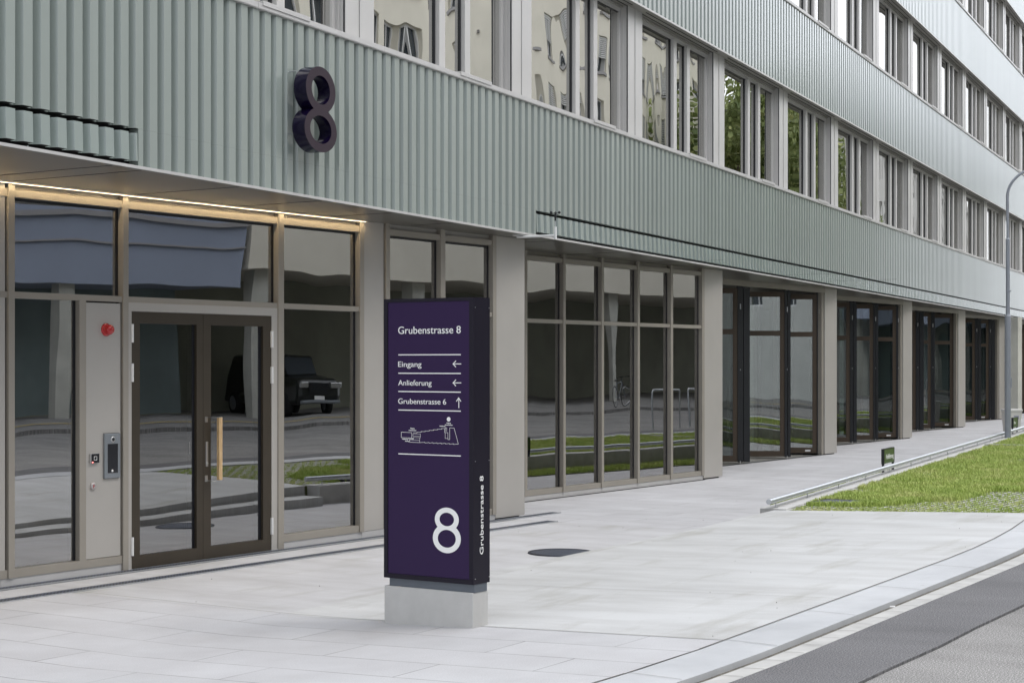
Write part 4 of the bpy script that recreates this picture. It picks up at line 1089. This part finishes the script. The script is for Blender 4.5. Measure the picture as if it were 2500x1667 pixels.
# parked car under the block
M = TV(FP(20.6, 24.2, .36)) @ RZ(math.atan2(.9136, .4066)-R(78))     # nose (-X side) to the street
t = thing('parked_car', 'dark off road car parked nose out under the cream block', 'car', M)
CARP = mat('dark_green_car_paint', (.008, .010, .009), .3, 0, .5)
prof = [(-2.3,.38),(-2.36,.62),(-2.32,.98),(-2.1,1.12),(-1.0,1.20),(-.35,1.80),(1.9,1.84),(2.25,1.2),(2.3,.4)]
q = MB(); n = len(prof); vs = []
for y, ins in ((-.93, 0), (-.80, 1), (.80, 1), (.93, 0)):
    for (x, z) in prof: vs.append((x, y if z < 1.2 or ins else y*.82, z if z > .36 or 1 else z))
vs = []
for y in (-1, -.8, .8, 1):
    for (x, z) in prof: vs.append((x*(1 if abs(y) < 1 else .985), y*(.94 if z < 1.2 else .74), z))
fs = [(r*n+i, r*n+(i+1) % n, (r+1)*n+(i+1) % n, (r+1)*n+i) for r in range(3) for i in range(n)]+[tuple(range(n)), tuple(range(4*n-1, 3*n-1, -1))]
q.add(vs, fs); q.build('body', CARP, t, M, .13)
q = MB(); q.add([(-1.0,-.62,1.24),(-1.0,.62,1.24),(-.46,.55,1.74),(-.46,-.55,1.74),(-1.04,-.62,1.23),(-1.04,.62,1.23),(-.50,.55,1.75),(-.50,-.55,1.75)], [(0,1,2,3),(7,6,5,4),(0,4,5,1),(1,5,6,2),(2,6,7,3),(3,7,4,0)]); q.build('windscreen', DARKG, t, M)
for x in (-1.45, 1.4):
    for y in (-.86, .86):
        q = MB(); q.lathe([(0,-.12),(.30,-.12),(.38,-.08),(.38,.08),(.30,.12),(0,.12)], 24, T(x, y, .38) @ Matrix.Rotation(R(90), 4, 'X')); w = q.build('wheel', mat('tyre', (.015,.015,.015), .8), t, M)
        q = MB(); q.lathe([(0,-.125),(.2,-.125),(.22,-.121)], 16, T(x, y, .38) @ Matrix.Rotation(R(90), 4, 'X')); q.lathe([(0,.125),(.2,.125),(.22,.121)], 16, T(x, y, .38) @ Matrix.Rotation(R(90), 4, 'X')); q.build('rim', SILVER, w, M)
for y in (-.72, .72):
    q = MB(); q.box(-2.40, -2.28, y-.17, y+.17, .84, 1.0); q.build('headlight', BRUSH, t, M, .02)
q = MB(); q.box(-2.40, -2.33, -.5, .5, .68, .98); q.build('grille', BLACK, t, M)
q = MB(); q.box(-2.42, -2.401, -.26, .26, .50, .61); q.build('number_plate', WHITE, t, M)
q = MB(); q.box(-2.44, -2.30, -.85, .85, .40, .49); q.build('bumper', SILVER, t, M, .02)

# hoop barriers in the lawn, out of frame but mirrored in the glass
for i, s in enumerate((25.6, 27.4)):
    d = 5.3; z = zp(s, d); M = TV(GP(s, d, z)) @ RZ(math.atan2(.8351, .5501))
    t = thing('hoop_barrier', ['grey steel hoop barrier in the lawn, the one nearer the entrance', 'grey steel hoop barrier in the lawn, the one farther from the entrance'][i], 'barrier', M, 'hoop barriers in the lawn')
    q = MB(); q.tube([(0,0,-.05),(0,0,.80),(.03,0,.84),(1.2,0,.84),(1.23,0,.80),(1.23,0,-.05)], .024, 12); q.build('hoop', STEEL, t, M)
# a wall spotlight in the retaining wall
t = thing('wall_light', 'small lit square spotlight set in the lawn wall facing the glazing', 'lamp', TV(FP(15.6, 2.85, .12)))
q = MB(); q.b(15.55, 15.68, 2.80, 2.859, .09, .19); q.build('housing', BLACK, t, FM)
em = bpy.data.materials.new('spot_emitter'); em.use_nodes = True; nn = em.node_tree.nodes['Principled BSDF']; nn.inputs['Emission Color'].default_value = (1,.75,.4,1); nn.inputs['Emission Strength'].default_value = 3
q = MB(); q.b(15.57, 15.66, 2.795, 2.7995, .10, .18); q.build('lens', em, t, FM)

# a bicycle parked across the street
z_ = zr(37.9)+.05
M = TV(GP(37.9, 13.4, z_)) @ RZ(math.atan2(.8351, .5501)) @ Matrix.Rotation(R(6), 4, 'X')
t = thing('bicycle', 'grey bicycle parked at the edge of the opposite pavement', 'bicycle', M)
def ring(r, rr, cx): return [(cx+r*math.cos(2*math.pi*k/28), 0, .35+r*math.sin(2*math.pi*k/28)) for k in range(29)]
for cx in (0, 1.05):
    q = MB(); q.tube(ring(.33, 0, cx), .02, 8, caps=False); w = q.build('wheel', BLACK, t, M)
    q = MB(); q.tube(ring(.305, 0, cx), .009, 6, caps=False)
    for k in range(10): a = k*math.pi/5; q.tube([(cx, 0, .35), (cx+.3*math.cos(a), 0, .35+.3*math.sin(a))], .002, 4)
    q.build('rim', BRUSH, w, M)
q = MB()
for a, b in (((.0,0,.35),(.42,0,.30)), ((.42,0,.30),(.28,0,.85)), ((.0,0,.35),(.30,0,.78)), ((.42,0,.30),(.86,0,.78)), ((.30,0,.78),(.84,0,.84)), ((1.05,0,.35),(.83,0,.92))): q.tube([a, b], .016, 8)
q.build('frame', SILVER, t, M)
q = MB(); q.tube([(.83,-.28,.98),(.83,-.1,1.0),(.83,.1,1.0),(.83,.28,.98)], .012, 8); q.tube([(.83,0,.9),(.83,0,1.0)], .012, 8); q.build('handlebar', BLACK, t, M)
q = MB(); q.box(.14, .38, -.06, .06, .86, .91); q.build('saddle', BLACK, t, M, .02)
q = MB(); q.tube([(.42,-.09,.30),(.42,.09,.30)], .03, 10); q.tube([(.42,.09,.30),(.52,.09,.18)], .01, 6); q.tube([(.42,-.09,.30),(.32,-.09,.42)], .01, 6); q.build('crank', BRUSH, t, M)
